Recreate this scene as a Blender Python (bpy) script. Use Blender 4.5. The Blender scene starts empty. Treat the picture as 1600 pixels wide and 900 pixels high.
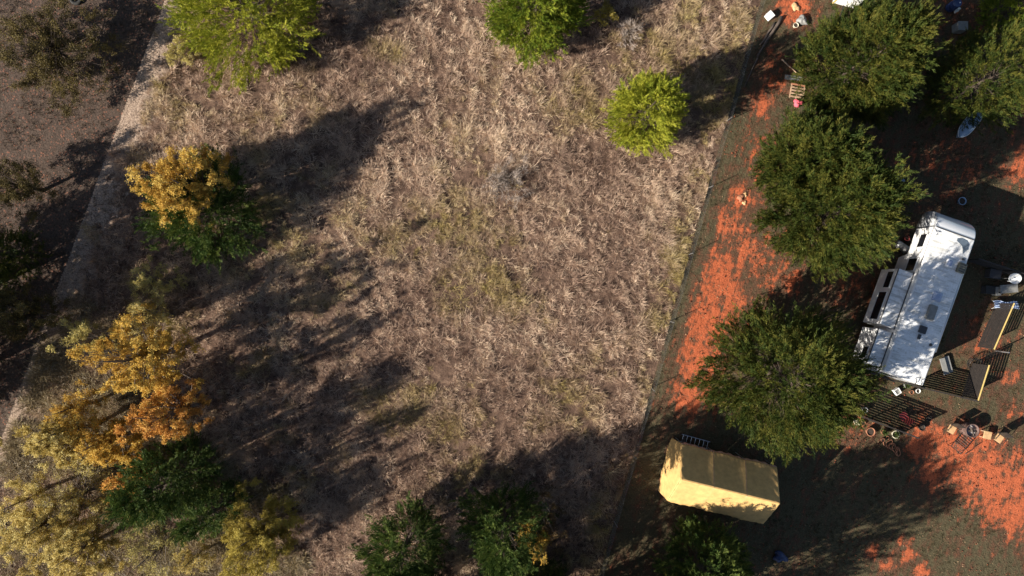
import bpy, bmesh, math, random
import numpy as np
from mathutils import Vector, Matrix
R = math.radians

# ------------------------------------------------------------------ camera, sky, sun, exposure
scene = bpy.context.scene
COL = scene.collection
CAM_H = 45.0
FPX = 1600 * 24.0 / 36.0
cam_d = bpy.data.cameras.new('camera'); cam = bpy.data.objects.new('camera', cam_d); COL.objects.link(cam)
cam.location = (0, 0, CAM_H); cam.rotation_euler = (0, 0, 0)
cam_d.lens = 24; cam_d.sensor_width = 36; cam_d.clip_start = 0.1; cam_d.clip_end = 6000
scene.camera = cam

SHADOW_AZ, SUN_EL = 25.0, 29.0            # shadows run 25 degrees above image right
world = bpy.data.worlds.new('World'); scene.world = world; world.use_nodes = True
wn = world.node_tree.nodes; bg = wn['Background']
sky = wn.new('ShaderNodeTexSky'); sky.sky_type = 'NISHITA'; sky.sun_disc = False
sky.sun_elevation = R(SUN_EL); sky.sun_rotation = R(270 - SHADOW_AZ)
world.node_tree.links.new(sky.outputs[0], bg.inputs[0]); bg.inputs[1].default_value = 0.05
sd = bpy.data.lights.new('sun', 'SUN'); sd.energy = 5.0; sd.angle = R(0.5); sd.color = (1.0, 0.92, 0.80)
sun = bpy.data.objects.new('sun', sd); COL.objects.link(sun)
dirv = Vector((math.cos(R(SHADOW_AZ)) * math.cos(R(SUN_EL)), math.sin(R(SHADOW_AZ)) * math.cos(R(SUN_EL)), -math.sin(R(SUN_EL))))
sun.rotation_euler = dirv.to_track_quat('-Z', 'Y').to_euler(); sun.location = (-40, -20, 40)
vs = scene.view_settings
vs.view_transform = 'Standard'; vs.look = 'None'; vs.gamma = 1; vs.use_curve_mapping = False; vs.exposure = 1.1
try:
    scene.cycles.max_bounces = 6; scene.cycles.transparent_max_bounces = 4
except Exception: pass

# ------------------------------------------------------------------ helpers
def P(px, py, h=0.0):
    """world point at height h seen at photo pixel (px, py)"""
    k = (CAM_H - h) / FPX
    return Vector(((px - 800) * k, (450 - py) * k, h))
M_PX = CAM_H / FPX                        # metres per photo pixel on the ground

def tag(o, label=None, cat=None, group=None, kind=None):
    if label: o['label'] = label
    if cat: o['category'] = cat
    if group: o['group'] = group
    if kind: o['kind'] = kind
    return o
def thing(name, label, cat, loc=(0, 0, 0), rz=0.0, group=None):
    o = bpy.data.objects.new(name, None); COL.objects.link(o); o.empty_display_size = 0.3
    o.location = loc; o.rotation_euler = (0, 0, rz)
    return tag(o, label, cat, group)
def np_mesh(name, V, F, mat, parent=None, attrs=None, smooth=False, mat2=None, n2=0):
    me = bpy.data.meshes.new(name)
    V = np.asarray(V, np.float32); F = np.asarray(F, np.int32); n, k = F.shape
    me.vertices.add(len(V)); me.vertices.foreach_set('co', V.ravel())
    me.loops.add(n * k); me.loops.foreach_set('vertex_index', F.ravel())
    me.polygons.add(n); me.polygons.foreach_set('loop_start', np.arange(0, n * k, k, dtype=np.int32))
    try: me.polygons.foreach_set('loop_total', np.full(n, k, np.int32))
    except Exception: pass
    for an, av in (attrs or {}).items():
        a = me.attributes.new(an, 'FLOAT', 'POINT'); a.data.foreach_set('value', np.asarray(av, np.float32))
    me.update(); me.validate()
    if smooth: me.polygons.foreach_set('use_smooth', np.ones(n, bool))
    me.materials.append(mat)
    if mat2:                              # the last n2 faces are bare twigs
        me.materials.append(mat2); mi = np.zeros(n, np.int32); mi[n - n2:] = 1; me.polygons.foreach_set('material_index', mi)
    o = bpy.data.objects.new(name, me); COL.objects.link(o)
    if parent: o.parent = parent
    return o
def vnoise(x, y, s, seed):
    """smooth value noise 0..1"""
    rg = np.random.default_rng(seed); T = rg.random((256, 256))
    u, v = np.asarray(x) / s + 1000, np.asarray(y) / s + 1000
    i, j = np.floor(u).astype(int), np.floor(v).astype(int); f, g = u - i, v - j
    f = f * f * (3 - 2 * f); g = g * g * (3 - 2 * g)
    a, b, c, d = T[i % 256, j % 256], T[(i + 1) % 256, j % 256], T[i % 256, (j + 1) % 256], T[(i + 1) % 256, (j + 1) % 256]
    return (a * (1 - f) + b * f) * (1 - g) + (c * (1 - f) + d * f) * g

class MB:
    """collects shapes into ONE mesh"""
    def __init__(s): s.v = []; s.f = []
    def add(s, vs_, fs_, mat=None):
        o = len(s.v)
        s.v += [tuple(mat @ Vector(p)) if mat else tuple(p) for p in vs_]
        s.f += [tuple(i + o for i in q) for q in fs_]; return s
    def box(s, c, d, rz=0.0, rot=None):
        x, y, z = d[0] / 2, d[1] / 2, d[2] / 2
        vs_ = [(-x,-y,-z),(x,-y,-z),(x,y,-z),(-x,y,-z),(-x,-y,z),(x,-y,z),(x,y,z),(-x,y,z)]
        fs_ = [(0,3,2,1),(4,5,6,7),(0,1,5,4),(1,2,6,5),(2,3,7,6),(3,0,4,7)]
        m = Matrix.Translation(c) @ (rot.to_4x4() if rot else Matrix.Rotation(rz, 4, 'Z'))
        return s.add(vs_, fs_, m)
    def beam(s, a, b, w, h):
        """square bar from a to b"""
        a, b = Vector(a), Vector(b); d = b - a
        q = d.to_track_quat('X', 'Z').to_matrix()
        return s.box((a + b) / 2, (d.length, w, h), rot=q)
    def tube(s, pts, rad, n=6, cap=True):
        pts = [Vector(p) for p in pts]
        if not hasattr(rad, '__len__'): rad = [rad] * len(pts)
        vs_, fs_ = [], []; t0 = None; u = None
        for i, p in enumerate(pts):
            t = (pts[min(i + 1, len(pts) - 1)] - pts[max(i - 1, 0)])
            t = t.normalized() if t.length > 1e-9 else Vector((0, 0, 1))
            if u is None: u = t.orthogonal().normalized()
            else:
                u = u - t * u.dot(t)
                u = u.normalized() if u.length > 1e-6 else t.orthogonal().normalized()
            w = t.cross(u)
            for k in range(n):
                a = 2 * math.pi * k / n
                vs_.append(p + (u * math.cos(a) + w * math.sin(a)) * rad[i])
        for i in range(len(pts) - 1):
            for k in range(n):
                k2 = (k + 1) % n
                fs_.append((i*n+k, i*n+k2, (i+1)*n+k2, (i+1)*n+k))
        if cap:
            fs_.append(tuple(range(n - 1, -1, -1))); fs_.append(tuple(range((len(pts)-1)*n, len(pts)*n)))
        return s.add(vs_, fs_)
    def lathe(s, prof, c=(0, 0, 0), n=20, mat=None):
        vs_, fs_ = [], []
        for r, z in prof:
            for k in range(n):
                a = 2 * math.pi * k / n
                vs_.append(Vector((r * math.cos(a), r * math.sin(a), z)))
        for i in range(len(prof) - 1):
            for k in range(n):
                k2 = (k + 1) % n; fs_.append((i*n+k, i*n+k2, (i+1)*n+k2, (i+1)*n+k))
        m = Matrix.Translation(c) @ (mat.to_4x4() if mat else Matrix.Identity(4))
        return s.add(vs_, fs_, m)
    def grid(s, fn, nu, nv):
        vs_ = [fn(i / nu, j / nv) for i in range(nu + 1) for j in range(nv + 1)]; w = nv + 1
        fs_ = [(i*w+j, (i+1)*w+j, (i+1)*w+j+1, i*w+j+1) for i in range(nu) for j in range(nv)]
        return s.add(vs_, fs_)
    def build(s, name, mat, parent=None, smooth=False, bevel=0.0, solid=0.0):
        me = bpy.data.meshes.new(name); me.from_pydata([tuple(p) for p in s.v], [], s.f); me.update()
        me.materials.append(mat)
        o = bpy.data.objects.new(name, me); COL.objects.link(o)
        if smooth:
            for p in me.polygons: p.use_smooth = True
        if parent: o.parent = parent
        if solid:
            m = o.modifiers.new('solid', 'SOLIDIFY'); m.thickness = solid; m.offset = -1
        if bevel:
            m = o.modifiers.new('bevel', 'BEVEL'); m.width = bevel; m.segments = 2; m.limit_method = 'ANGLE'
        return o

# ------------------------------------------------------------------ materials
def nt(name):
    m = bpy.data.materials.new(name); m.use_nodes = True; t = m.node_tree
    return m, t, t.nodes, t.links, t.nodes['Principled BSDF']
def sock(nd, key, v):
    nd.inputs[key].default_value = v
def ramp(N, stops):
    r = N.new('ShaderNodeValToRGB'); e = r.color_ramp.elements
    while len(e) < len(stops): e.new(0.5)
    for k, (p, c) in enumerate(stops):
        e[k].position = p; e[k].color = (*c, 1) if len(c) == 3 else c
    return r
def noise(N, L, scale, detail=4, rough=0.55, vec=None, coord='Object'):
    tc = N.new('ShaderNodeTexCoord'); n = N.new('ShaderNodeTexNoise')
    sock(n, 'Scale', scale); sock(n, 'Detail', detail); sock(n, 'Roughness', rough)
    L.new(vec if vec else tc.outputs[coord], n.inputs['Vector']); return n
def mix(N, L, fac, a, b, mode='MIX'):
    m = N.new('ShaderNodeMix'); m.data_type = 'RGBA'; m.blend_type = mode
    for k, v in ((0, fac), (6, a), (7, b)):
        if hasattr(v, 'links') or hasattr(v, 'is_output'): L.new(v, m.inputs[k])
        elif isinstance(v, (int, float)): m.inputs[k].default_value = v
        else: m.inputs[k].default_value = (*v, 1)
    return m.outputs[2]
def mth(N, L, op, a, b=None, clamp=False):
    m = N.new('ShaderNodeMath'); m.operation = op; m.use_clamp = clamp
    for k, v in ((0, a), (1, b)):
        if v is None: continue
        if isinstance(v, (int, float)): m.inputs[k].default_value = v
        else: L.new(v, m.inputs[k])
    return m.outputs[0]
def sstep(N, L, v, lo, hi):
    m = N.new('ShaderNodeMapRange'); m.interpolation_type = 'SMOOTHSTEP'
    L.new(v, m.inputs[0]); m.inputs[1].default_value = lo; m.inputs[2].default_value = hi
    return m.outputs[0]
def bump(N, L, h, b, strength=0.5, dist=0.05):
    k = N.new('ShaderNodeBump'); sock(k, 'Strength', strength); sock(k, 'Distance', dist)
    L.new(h, k.inputs['Height']); L.new(k.outputs[0], b.inputs['Normal'])
def plain(name, col, rough=0.6, metal=0.0, var=0.25, scale=6.0, bmp=0.15):
    """painted / worn surface with a little procedural wear"""
    m, t, N, L, b = nt(name)
    n = noise(N, L, scale, 5, 0.6)
    r = ramp(N, [(0.3, tuple(c * (1 - var) for c in col)), (0.7, tuple(min(1, c * (1 + var * 0.5)) for c in col))])
    L.new(n.outputs[0], r.inputs[0]); L.new(r.outputs[0], b.inputs['Base Color'])
    sock(b, 'Roughness', rough); sock(b, 'Metallic', metal)
    if bmp: bump(N, L, n.outputs[0], b, bmp, 0.02)
    return m
def foliage(name, stops, patch=0.7, transl=0.22, rough=0.65):
    """leaf colours drawn per leaf, drifting in clumps"""
    m, t, N, L, b = nt(name)
    g = N.new('ShaderNodeNewGeometry'); n = noise(N, L, patch, 3, 0.6)
    at_ = N.new('ShaderNodeAttribute'); at_.attribute_name = 'tint'
    a = mth(N, L, 'ADD', mth(N, L, 'MULTIPLY', g.outputs['Random Per Island'], 0.35), mth(N, L, 'MULTIPLY', at_.outputs['Fac'], .6))
    c = mth(N, L, 'MULTIPLY', n.outputs[0], 1.1)
    s = mth(N, L, 'SUBTRACT', mth(N, L, 'ADD', a, c), 0.52)
    r = ramp(N, stops); L.new(s, r.inputs[0]); L.new(r.outputs[0], b.inputs['Base Color'])
    sock(b, 'Roughness', rough); sock(b, 'Specular IOR Level', 0.2)
    tr = N.new('ShaderNodeBsdfTranslucent'); L.new(r.outputs[0], tr.inputs[0])
    mx = N.new('ShaderNodeMixShader'); mx.inputs[0].default_value = transl
    L.new(b.outputs[0], mx.inputs[1]); L.new(tr.outputs[0], mx.inputs[2])
    L.new(mx.outputs[0], N['Material Output'].inputs[0])
    return m
MT = {}
MT['cedar_lime'] = foliage('lime_cedar_leaf', [(0.1, (.13, .17, .016)), (.5, (.27, .29, .026)), (.9, (.42, .40, .05))])
MT['cedar_mid'] = foliage('bright_green_cedar_leaf', [(0.1, (.07, .12, .012)), (.5, (.15, .20, .018)), (.9, (.30, .31, .035))])
MT['cedar_dimmed'] = foliage('dimmed_green_cedar_leaf', [(0.1, (.022, .042, .008)), (.5, (.055, .074, .012)), (.9, (.135, .125, .022))])  # green darkened to carry the overlay's dimming outside the boundary lines
MT['cedar_deep'] = foliage('deep_green_cedar_leaf', [(0.1, (.022, .05, .009)), (.5, (.052, .088, .018)), (.9, (.13, .165, .034))])
MT['gold'] = foliage('golden_leaf', [(0.1, (.36, .20, .035)), (.5, (.58, .37, .07)), (.9, (.70, .52, .14))], 0.6, 0.3)
MT['orange'] = foliage('orange_leaf', [(0.1, (.36, .17, .04)), (.5, (.60, .30, .07)), (.9, (.68, .44, .11))], 0.5, 0.3)
MT['yellow'] = foliage('yellow_leaf', [(0.1, (.30, .22, .06)), (.5, (.54, .42, .13)), (.9, (.68, .58, .25))], 0.6, 0.3)
MT['pale'] = foliage('pale_olive_yellow_leaf', [(0.1, (.26, .21, .07)), (.5, (.48, .40, .13)), (.9, (.60, .52, .2))], 0.6, 0.3)
MT['olive'] = foliage('olive_yellow_leaf', [(0.1, (.20, .15, .03)), (.5, (.36, .28, .055)), (.9, (.48, .39, .09))], 0.6, 0.3)
MT['brown_olive'] = foliage('brown_olive_leaf', [(0.1, (.05, .04, .013)), (.5, (.105, .08, .024)), (.9, (.17, .13, .04))], 0.6, 0.2)
MT['brown'] = foliage('brown_leaf', [(0.1, (.06, .04, .02)), (.5, (.13, .085, .04)), (.9, (.2, .13, .05))], 0.6, 0.2)
MT['bark'] = plain('grey_brown_bark', (.085, .062, .047), 0.9, var=.4, scale=9, bmp=.5)
MT['limb'] = plain('grey_brown_limb', (.15, .12, .10), 0.9, var=.3, scale=9, bmp=.3)
MT['twig'] = plain('pale_grey_twig', (.34, .28, .24), 0.9, var=.3, scale=9, bmp=.3)

def ground_material():
    m, t, N, L, b = nt('field_ground')
    def att(n):
        a = N.new('ShaderNodeAttribute'); a.attribute_name = n; return a.outputs['Fac']
    dl, dr, clay = att('from_left_line'), att('from_right_line'), att('clay')
    nb, nm, nf = noise(N, L, .35, 4), noise(N, L, 2.2, 5, .6), noise(N, L, 11, 5, .7)
    # meadow soil and litter
    rm = ramp(N, [(.3, (.07, .048, .038)), (.55, (.17, .118, .09)), (.75, (.31, .225, .165))]); L.new(nm.outputs[0], rm.inputs[0])
    rm2 = ramp(N, [(.35, (.55, .5, .5)), (.7, (1.2, 1.1, 1.0))]); L.new(nf.outputs[0], rm2.inputs[0])
    meadow = mix(N, L, 1.0, rm.outputs[0], rm2.outputs[0], 'MULTIPLY')
    # pale worn path along the left line
    rp = ramp(N, [(.32, (.10, .07, .055)), (.5, (.34, .25, .19)), (.72, (.58, .45, .35))]); L.new(nf.outputs[0], rp.inputs[0])
    pw = mth(N, L, 'ADD', dl, mth(N, L, 'MULTIPLY', mth(N, L, 'SUBTRACT', nm.outputs[0], .5), 6.0))
    pmask = mth(N, L, 'SUBTRACT', 1.0, sstep(N, L, pw, 1.0, 2.2))
    inside = mix(N, L, pmask, meadow, rp.outputs[0])
    # left soil: brown earth with red crumbs, parcel overlay's dimming put into the tones
    rs = ramp(N, [(.3, (.03, .022, .017)), (.5, (.085, .062, .05)), (.75, (.13, .095, .075))]); L.new(nf.outputs[0], rs.inputs[0])
    vo = N.new('ShaderNodeTexVoronoi'); tc = N.new('ShaderNodeTexCoord'); L.new(tc.outputs['Object'], vo.inputs['Vector']); sock(vo, 'Scale', 5.5)
    cr = mth(N, L, 'MULTIPLY', mth(N, L, 'SUBTRACT', 1.0, sstep(N, L, vo.outputs['Distance'], .15, .42)), sstep(N, L, nm.outputs[0], .40, .58))
    soil = mix(N, L, cr, rs.outputs[0], (.23, .105, .07))
    cb = N.new('ShaderNodeCombineXYZ'); L.new(mth(N, L, 'MULTIPLY', dr, 1.9), cb.inputs[0]); L.new(mth(N, L, 'MULTIPLY', att('along_track'), .42), cb.inputs[1])
    ns = noise(N, L, 1.3, 4, .6, cb.outputs[0])     # streaks along the track
    # right yard: turf, brown dirt, red clay; overlay dimming coloured into turf and dirt
    rt = ramp(N, [(.3, (.042, .036, .020)), (.55, (.088, .074, .043)), (.8, (.135, .108, .064))]); L.new(nf.outputs[0], rt.inputs[0])
    rd = ramp(N, [(.3, (.05, .028, .018)), (.6, (.125, .068, .042)), (.8, (.19, .09, .052))]); L.new(nf.outputs[0], rd.inputs[0])
    nsum = mth(N, L, 'ADD', mth(N, L, 'ADD', mth(N, L, 'MULTIPLY', nm.outputs[0], .95), mth(N, L, 'MULTIPLY', nf.outputs[0], .28)), mth(N, L, 'MULTIPLY', ns.outputs[0], 1.05))
    cv = mth(N, L, 'ADD', mth(N, L, 'MULTIPLY', clay, .78), mth(N, L, 'MULTIPLY', mth(N, L, 'SUBTRACT', nsum, 1.14), 1.75))
    dirt = sstep(N, L, mth(N, L, 'ADD', cv, mth(N, L, 'MULTIPLY', mth(N, L, 'SUBTRACT', nb.outputs[0], .5), .9)), -.12, .40)
    yard = mix(N, L, dirt, rt.outputs[0], rd.outputs[0])
    rc = ramp(N, [(.3, (.27, .070, .032)), (.55, (.47, .120, .052)), (.8, (.58, .18, .085))]); L.new(nf.outputs[0], rc.inputs[0])
    rv = ramp(N, [(.3, (.78, .80, .80)), (.7, (1.1, 1.1, 1.1))]); L.new(noise(N, L, 1.1, 5, .65).outputs[0], rv.inputs[0]); rcm = mix(N, L, 1.0, rc.outputs[0], rv.outputs[0], 'MULTIPLY')
    red = sstep(N, L, cv, .34, .84)
    yard = mix(N, L, red, yard, rcm)
    jit = mth(N, L, 'MULTIPLY', mth(N, L, 'SUBTRACT', nf.outputs[0], .5), .25)
    lmask = sstep(N, L, mth(N, L, 'ADD', dl, jit), -.04, .04)
    rmask = sstep(N, L, mth(N, L, 'ADD', dr, jit), -.06, .06)
    c = mix(N, L, lmask, soil, inside); c = mix(N, L, rmask, c, yard)
    L.new(c, b.inputs['Base Color']); sock(b, 'Roughness', .95); sock(b, 'Specular IOR Level', .1)
    hh = mth(N, L, 'ADD', nm.outputs[0], mth(N, L, 'MULTIPLY', nf.outputs[0], .6))
    bump(N, L, hh, b, .8, .12)
    return m
def grass_material(name, stops, green=None):
    m, t, N, L, b = nt(name)
    a = N.new('ShaderNodeAttribute'); a.attribute_name = 'tint'
    g = N.new('ShaderNodeNewGeometry')
    s = mth(N, L, 'ADD', a.outputs['Fac'], mth(N, L, 'MULTIPLY', mth(N, L, 'SUBTRACT', g.outputs['Random Per Island'], .5), .28))
    r = ramp(N, stops); L.new(s, r.inputs[0]); c = r.outputs[0]
    if green:
        a2 = N.new('ShaderNodeAttribute'); a2.attribute_name = 'green'
        c = mix(N, L, a2.outputs['Fac'], c, green)
    L.new(c, b.inputs['Base Color']); sock(b, 'Roughness', .7); sock(b, 'Specular IOR Level', .15)
    tr = N.new('ShaderNodeBsdfTranslucent'); L.new(c, tr.inputs[0])
    mx = N.new('ShaderNodeMixShader'); mx.inputs[0].default_value = .2
    L.new(b.outputs[0], mx.inputs[1]); L.new(tr.outputs[0], mx.inputs[2]); L.new(mx.outputs[0], N['Material Output'].inputs[0])
    return m

# ------------------------------------------------------------------ ground: one sheet to the horizon
LA, LB = P(258, 0), P(0, 690)             # left edge of the meadow
RA, RB = P(1188, 0), P(935, 900)          # fence line on the right
def line_dist(x, y, a, b):                # positive to the right of a->b seen from above (image right)
    d = (b - a).normalized()
    return (x - a.x) * (-d.y) + (y - a.y) * d.x
CLAY = [(1235,15,34,.9),(1185,163,26,.95),(1160,310,26,.85),(1132,350,34,.8),(1150,385,50,.75),(1122,440,55,1),(1105,500,52,1.05),(1090,560,42,1.05),
        (1078,620,34,1),(1190,415,55,.62),(1232,440,26,.8),(1205,110,40,.6),(1190,240,40,.55),(1500,705,50,1),(1450,692,36,1.05),(1535,742,50,1.1),(1572,775,50,1.15),(1598,810,40,1),
        (1545,700,30,.9),(1595,725,30,.8),(1592,268,26,1.0),(1600,160,26,1),(1420,868,14,1.1),(1386,882,12,1.0),(1362,862,11,.9),(1440,893,14,1.1),(1412,848,10,.95),(1320,665,40,.55),
        (1540,530,40,.5),(1590,640,20,.6),(1620,250,40,.9),(1485,260,60,.45),(1400,262,40,.45),(1330,450,40,.5),(1580,590,16,.8),(1345,600,22,.5),(1465,730,40,.8),(1500,20,60,.4)]
def build_ground():
    out = np.array([90., 130, 200, 320, 550, 1000, 2600])
    xs = np.concatenate([-out[::-1], np.arange(-48, 48.01, .3), out]); ys = np.concatenate([-out[::-1], np.arange(-32, 32.01, .3), out])
    X, Y = np.meshgrid(xs, ys, indexing='ij'); nx, ny = X.shape
    Z = (vnoise(X, Y, 2.5, 5) - .5) * .10 + (vnoise(X, Y, .8, 6) - .5) * .06
    dr = line_dist(X, Y, RA, RB); dl = line_dist(X, Y, LA, LB)
    Z *= np.where(dr > 0, .35, 1); Z = np.minimum(Z, .02) * np.exp(-((X / 70) ** 2 + (Y / 50) ** 2) ** 3)
    clay = np.zeros_like(X); edge = np.clip((dr - .4) / 1.2, 0, 1)
    for px, py, r, s in CLAY:
        c = P(px, py); clay = np.maximum(clay, s * np.exp(-(((X - c.x) ** 2 + (Y - c.y) ** 2) / (r * M_PX * 1.15) ** 2) ** 1.4))
    idx = np.arange(nx * ny).reshape(nx, ny)
    F = np.stack([idx[:-1, :-1], idx[1:, :-1], idx[1:, 1:], idx[:-1, 1:]], -1).reshape(-1, 4)
    o = np_mesh('ground', np.stack([X, Y, Z], -1).reshape(-1, 3), F, ground_material(), None,
                {'from_left_line': dl.ravel(), 'from_right_line': dr.ravel(), 'along_track': line_dist(X, Y, Vector((0, 0, 0)), Vector((RA.y - RB.y, RB.x - RA.x, 0))).ravel(), 'clay': (clay * edge).ravel()}, smooth=True)
    tag(o, kind='structure')
build_ground()

# ------------------------------------------------------------------ grass
def blades(pos, az, lean, ln, wid, curl, tint, green=None, twist=None):
    """grass blades: 6-vertex ribbons"""
    n = len(pos); ca, sa = np.cos(az), np.sin(az)
    d = np.stack([ca, sa, np.zeros(n)], -1); up = np.array([0, 0, 1.])
    tw = az + np.pi / 2 if twist is None else az + np.pi / 2 + twist
    w = np.stack([np.cos(tw), np.sin(tw), np.zeros(n)], -1) * (wid / 2)[:, None]
    m = pos + d * (ln * .5 * np.sin(lean))[:, None] + up * (ln * .5 * np.cos(lean))[:, None]
    l2 = np.minimum(lean + curl, 1.65)
    t = m + d * (ln * .5 * np.sin(l2))[:, None] + up * (ln * .5 * np.cos(l2))[:, None]
    t[:, 2] = np.maximum(t[:, 2], .03)
    V = np.stack([pos - w, pos + w, m - w * .9, m + w * .9, t - w * .25, t + w * .25], 1).reshape(-1, 3)
    b = np.arange(n)[:, None] * 6
    F = np.stack([b + [0, 1, 3, 2], b + [2, 3, 5, 4]], 1).reshape(-1, 4)
    at = {'tint': np.repeat(tint, 6)}
    if green is not None: at['green'] = np.repeat(green, 6)
    return V, F, at
def meadow():
    rg = np.random.default_rng(3)
    n = 15000
    x = rg.uniform(-36, 20, n * 2); y = rg.uniform(-22, 22, n * 2)
    dl, dr = line_dist(x, y, LA, LB), line_dist(x, y, RA, RB)
    k = (dr < -.04) & (dl > .2 + vnoise(x, y, 1.2, 8) * 2.6 + rg.normal(0, .35, n * 2)) & (vnoise(x, y, .8, 17) + rg.uniform(-.3, .3, n * 2) > .30)
    x, y = x[k][:n], y[k][:n]; n = len(x)
    big = vnoise(x, y, 5.5, 11); mid = vnoise(x, y, 1.5, 12); grn = .6 * vnoise(x, y, 4.0, 13) + .4 * vnoise(x, y, 1.1, 18)
    near = np.exp(-((line_dist(x, y, RA, RB) + .6) / 1.3) ** 2)        # greener rank growth by the fence
    tint = .38 + .34 * mid + .44 * (big - .5) + rg.normal(0, .21, n)
    green = np.clip((grn - .50) * 2.2 + near * .6 * (vnoise(x, y, 2, 14) > .35) + rg.normal(-.05, .18, n), 0, .8)
    size = (.19 + .30 * vnoise(x, y, 1.1, 15)) * rg.uniform(.55, 1.55, n)
    wind = 2 * np.pi * rg.random(n)
    per = 46
    I = np.repeat(np.arange(n), per); m = len(I)
    r = np.abs(rg.normal(0, .42, m)) * size[I]; a = rg.uniform(0, 2 * np.pi, m)
    pos = np.stack([x[I] + r * np.cos(a), y[I] + r * np.sin(a), np.zeros(m) - .02], -1)
    lie = rg.random(m) < .22
    az = np.where(lie, wind[I] + rg.normal(0, .5, m), a + rg.normal(0, .6, m))
    V, F, at = blades(pos, az, np.abs(.25 + .9 * r / size[I] * .6 + rg.normal(0, .22, m)), size[I] * rg.uniform(.7, 1.35, m), rg.uniform(.010, .024, m), rg.uniform(.2, 1.0, m), tint[I], green[I], rg.normal(0, .6, m))
    # grass is trimmed along the fence
    dd = line_dist(V[:, 0], V[:, 1], RA, RB); over = np.maximum(dd + .02, 0); nd = (RB - RA).normalized()
    V[:, 0] -= over * (-nd.y); V[:, 1] -= over * nd.x
    stops = [(0, (.10, .060, .048)), (.25, (.23, .150, .116)), (.5, (.43, .302, .222)), (.8, (.62, .458, .340)), (1, (.72, .57, .42))]
    o = np_mesh('meadow_grass', V, F, grass_material('dry_straw_grass', stops, (.36, .29, .085)), None, at)
    tag(o, 'tall dry tan grass filling the open meadow', 'grass', kind='stuff')
meadow()
def weeds(name, label, region, n, per, size, stops, seed, keep):
    rg = np.random.default_rng(seed)
    x = rg.uniform(region[0], region[1], n); y = rg.uniform(region[2], region[3], n)
    k = keep(x, y, rg); x, y = x[k], y[k]; n = len(x)
    I = np.repeat(np.arange(n), per); m = len(I)
    a = rg.uniform(0, 2 * np.pi, m); r = rg.gamma(2, size * .18, m)
    pos = np.stack([x[I] + r * np.cos(a), y[I] + r * np.sin(a), np.zeros(m) - .02], -1)
    V, F, at = blades(pos, a + rg.normal(0, .6, m), np.abs(rg.normal(.6, .3, m)), size * rg.uniform(.5, 1.5, m), rg.uniform(.014, .03, m), rg.uniform(.2, .9, m), np.clip(rg.normal(.5, .22, n), 0, 1)[I], None, rg.normal(0, .6, m))
    o = np_mesh(name, V, F, grass_material(name + '_blade', stops), None, at)
    tag(o, label, 'grass', kind='stuff')
weeds('soil_weeds', 'sparse dark stubble on the bare brown soil at left', (-40, -20, -22, 22), 9000, 9, .16,
      [(0, (.03, .025, .015)), (.5, (.09, .065, .045)), (1, (.17, .12, .08))], 21,
      lambda x, y, rg: (line_dist(x, y, LA, LB) < -.1) & (vnoise(x, y, 1.5, 22) > .35))
weeds('path_stubble', 'low straw stubble scattered over the pale worn strip', (-36, -20, -22, 22), 9000, 9, .15,
      [(0, (.10, .07, .05)), (.5, (.26, .19, .13)), (1, (.45, .36, .26))], 23,
      lambda x, y, rg: (line_dist(x, y, LA, LB) > .1) & (line_dist(x, y, LA, LB) < 2.6) & (vnoise(x, y, 1.0, 24) > .38))
def turf_keep(x, y, rg):
    k = line_dist(x, y, RA, RB) > .15
    for px, py, r, s in CLAY:
        if s < .7: continue
        c = P(px, py); k &= ((x - c.x) ** 2 + (y - c.y) ** 2 > (r * M_PX * .9) ** 2)
    return k & (vnoise(x, y, 1.7, 26) + rg.uniform(-.2, .2, len(x)) > .38)
weeds('yard_turf', 'short dull olive turf covering the yard around the trailer', (4, 40, -22, 22), 26000, 9, .10,
      [(0, (.025, .024, .010)), (.5, (.068, .058, .028)), (1, (.115, .09, .045))], 25, turf_keep)

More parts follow.
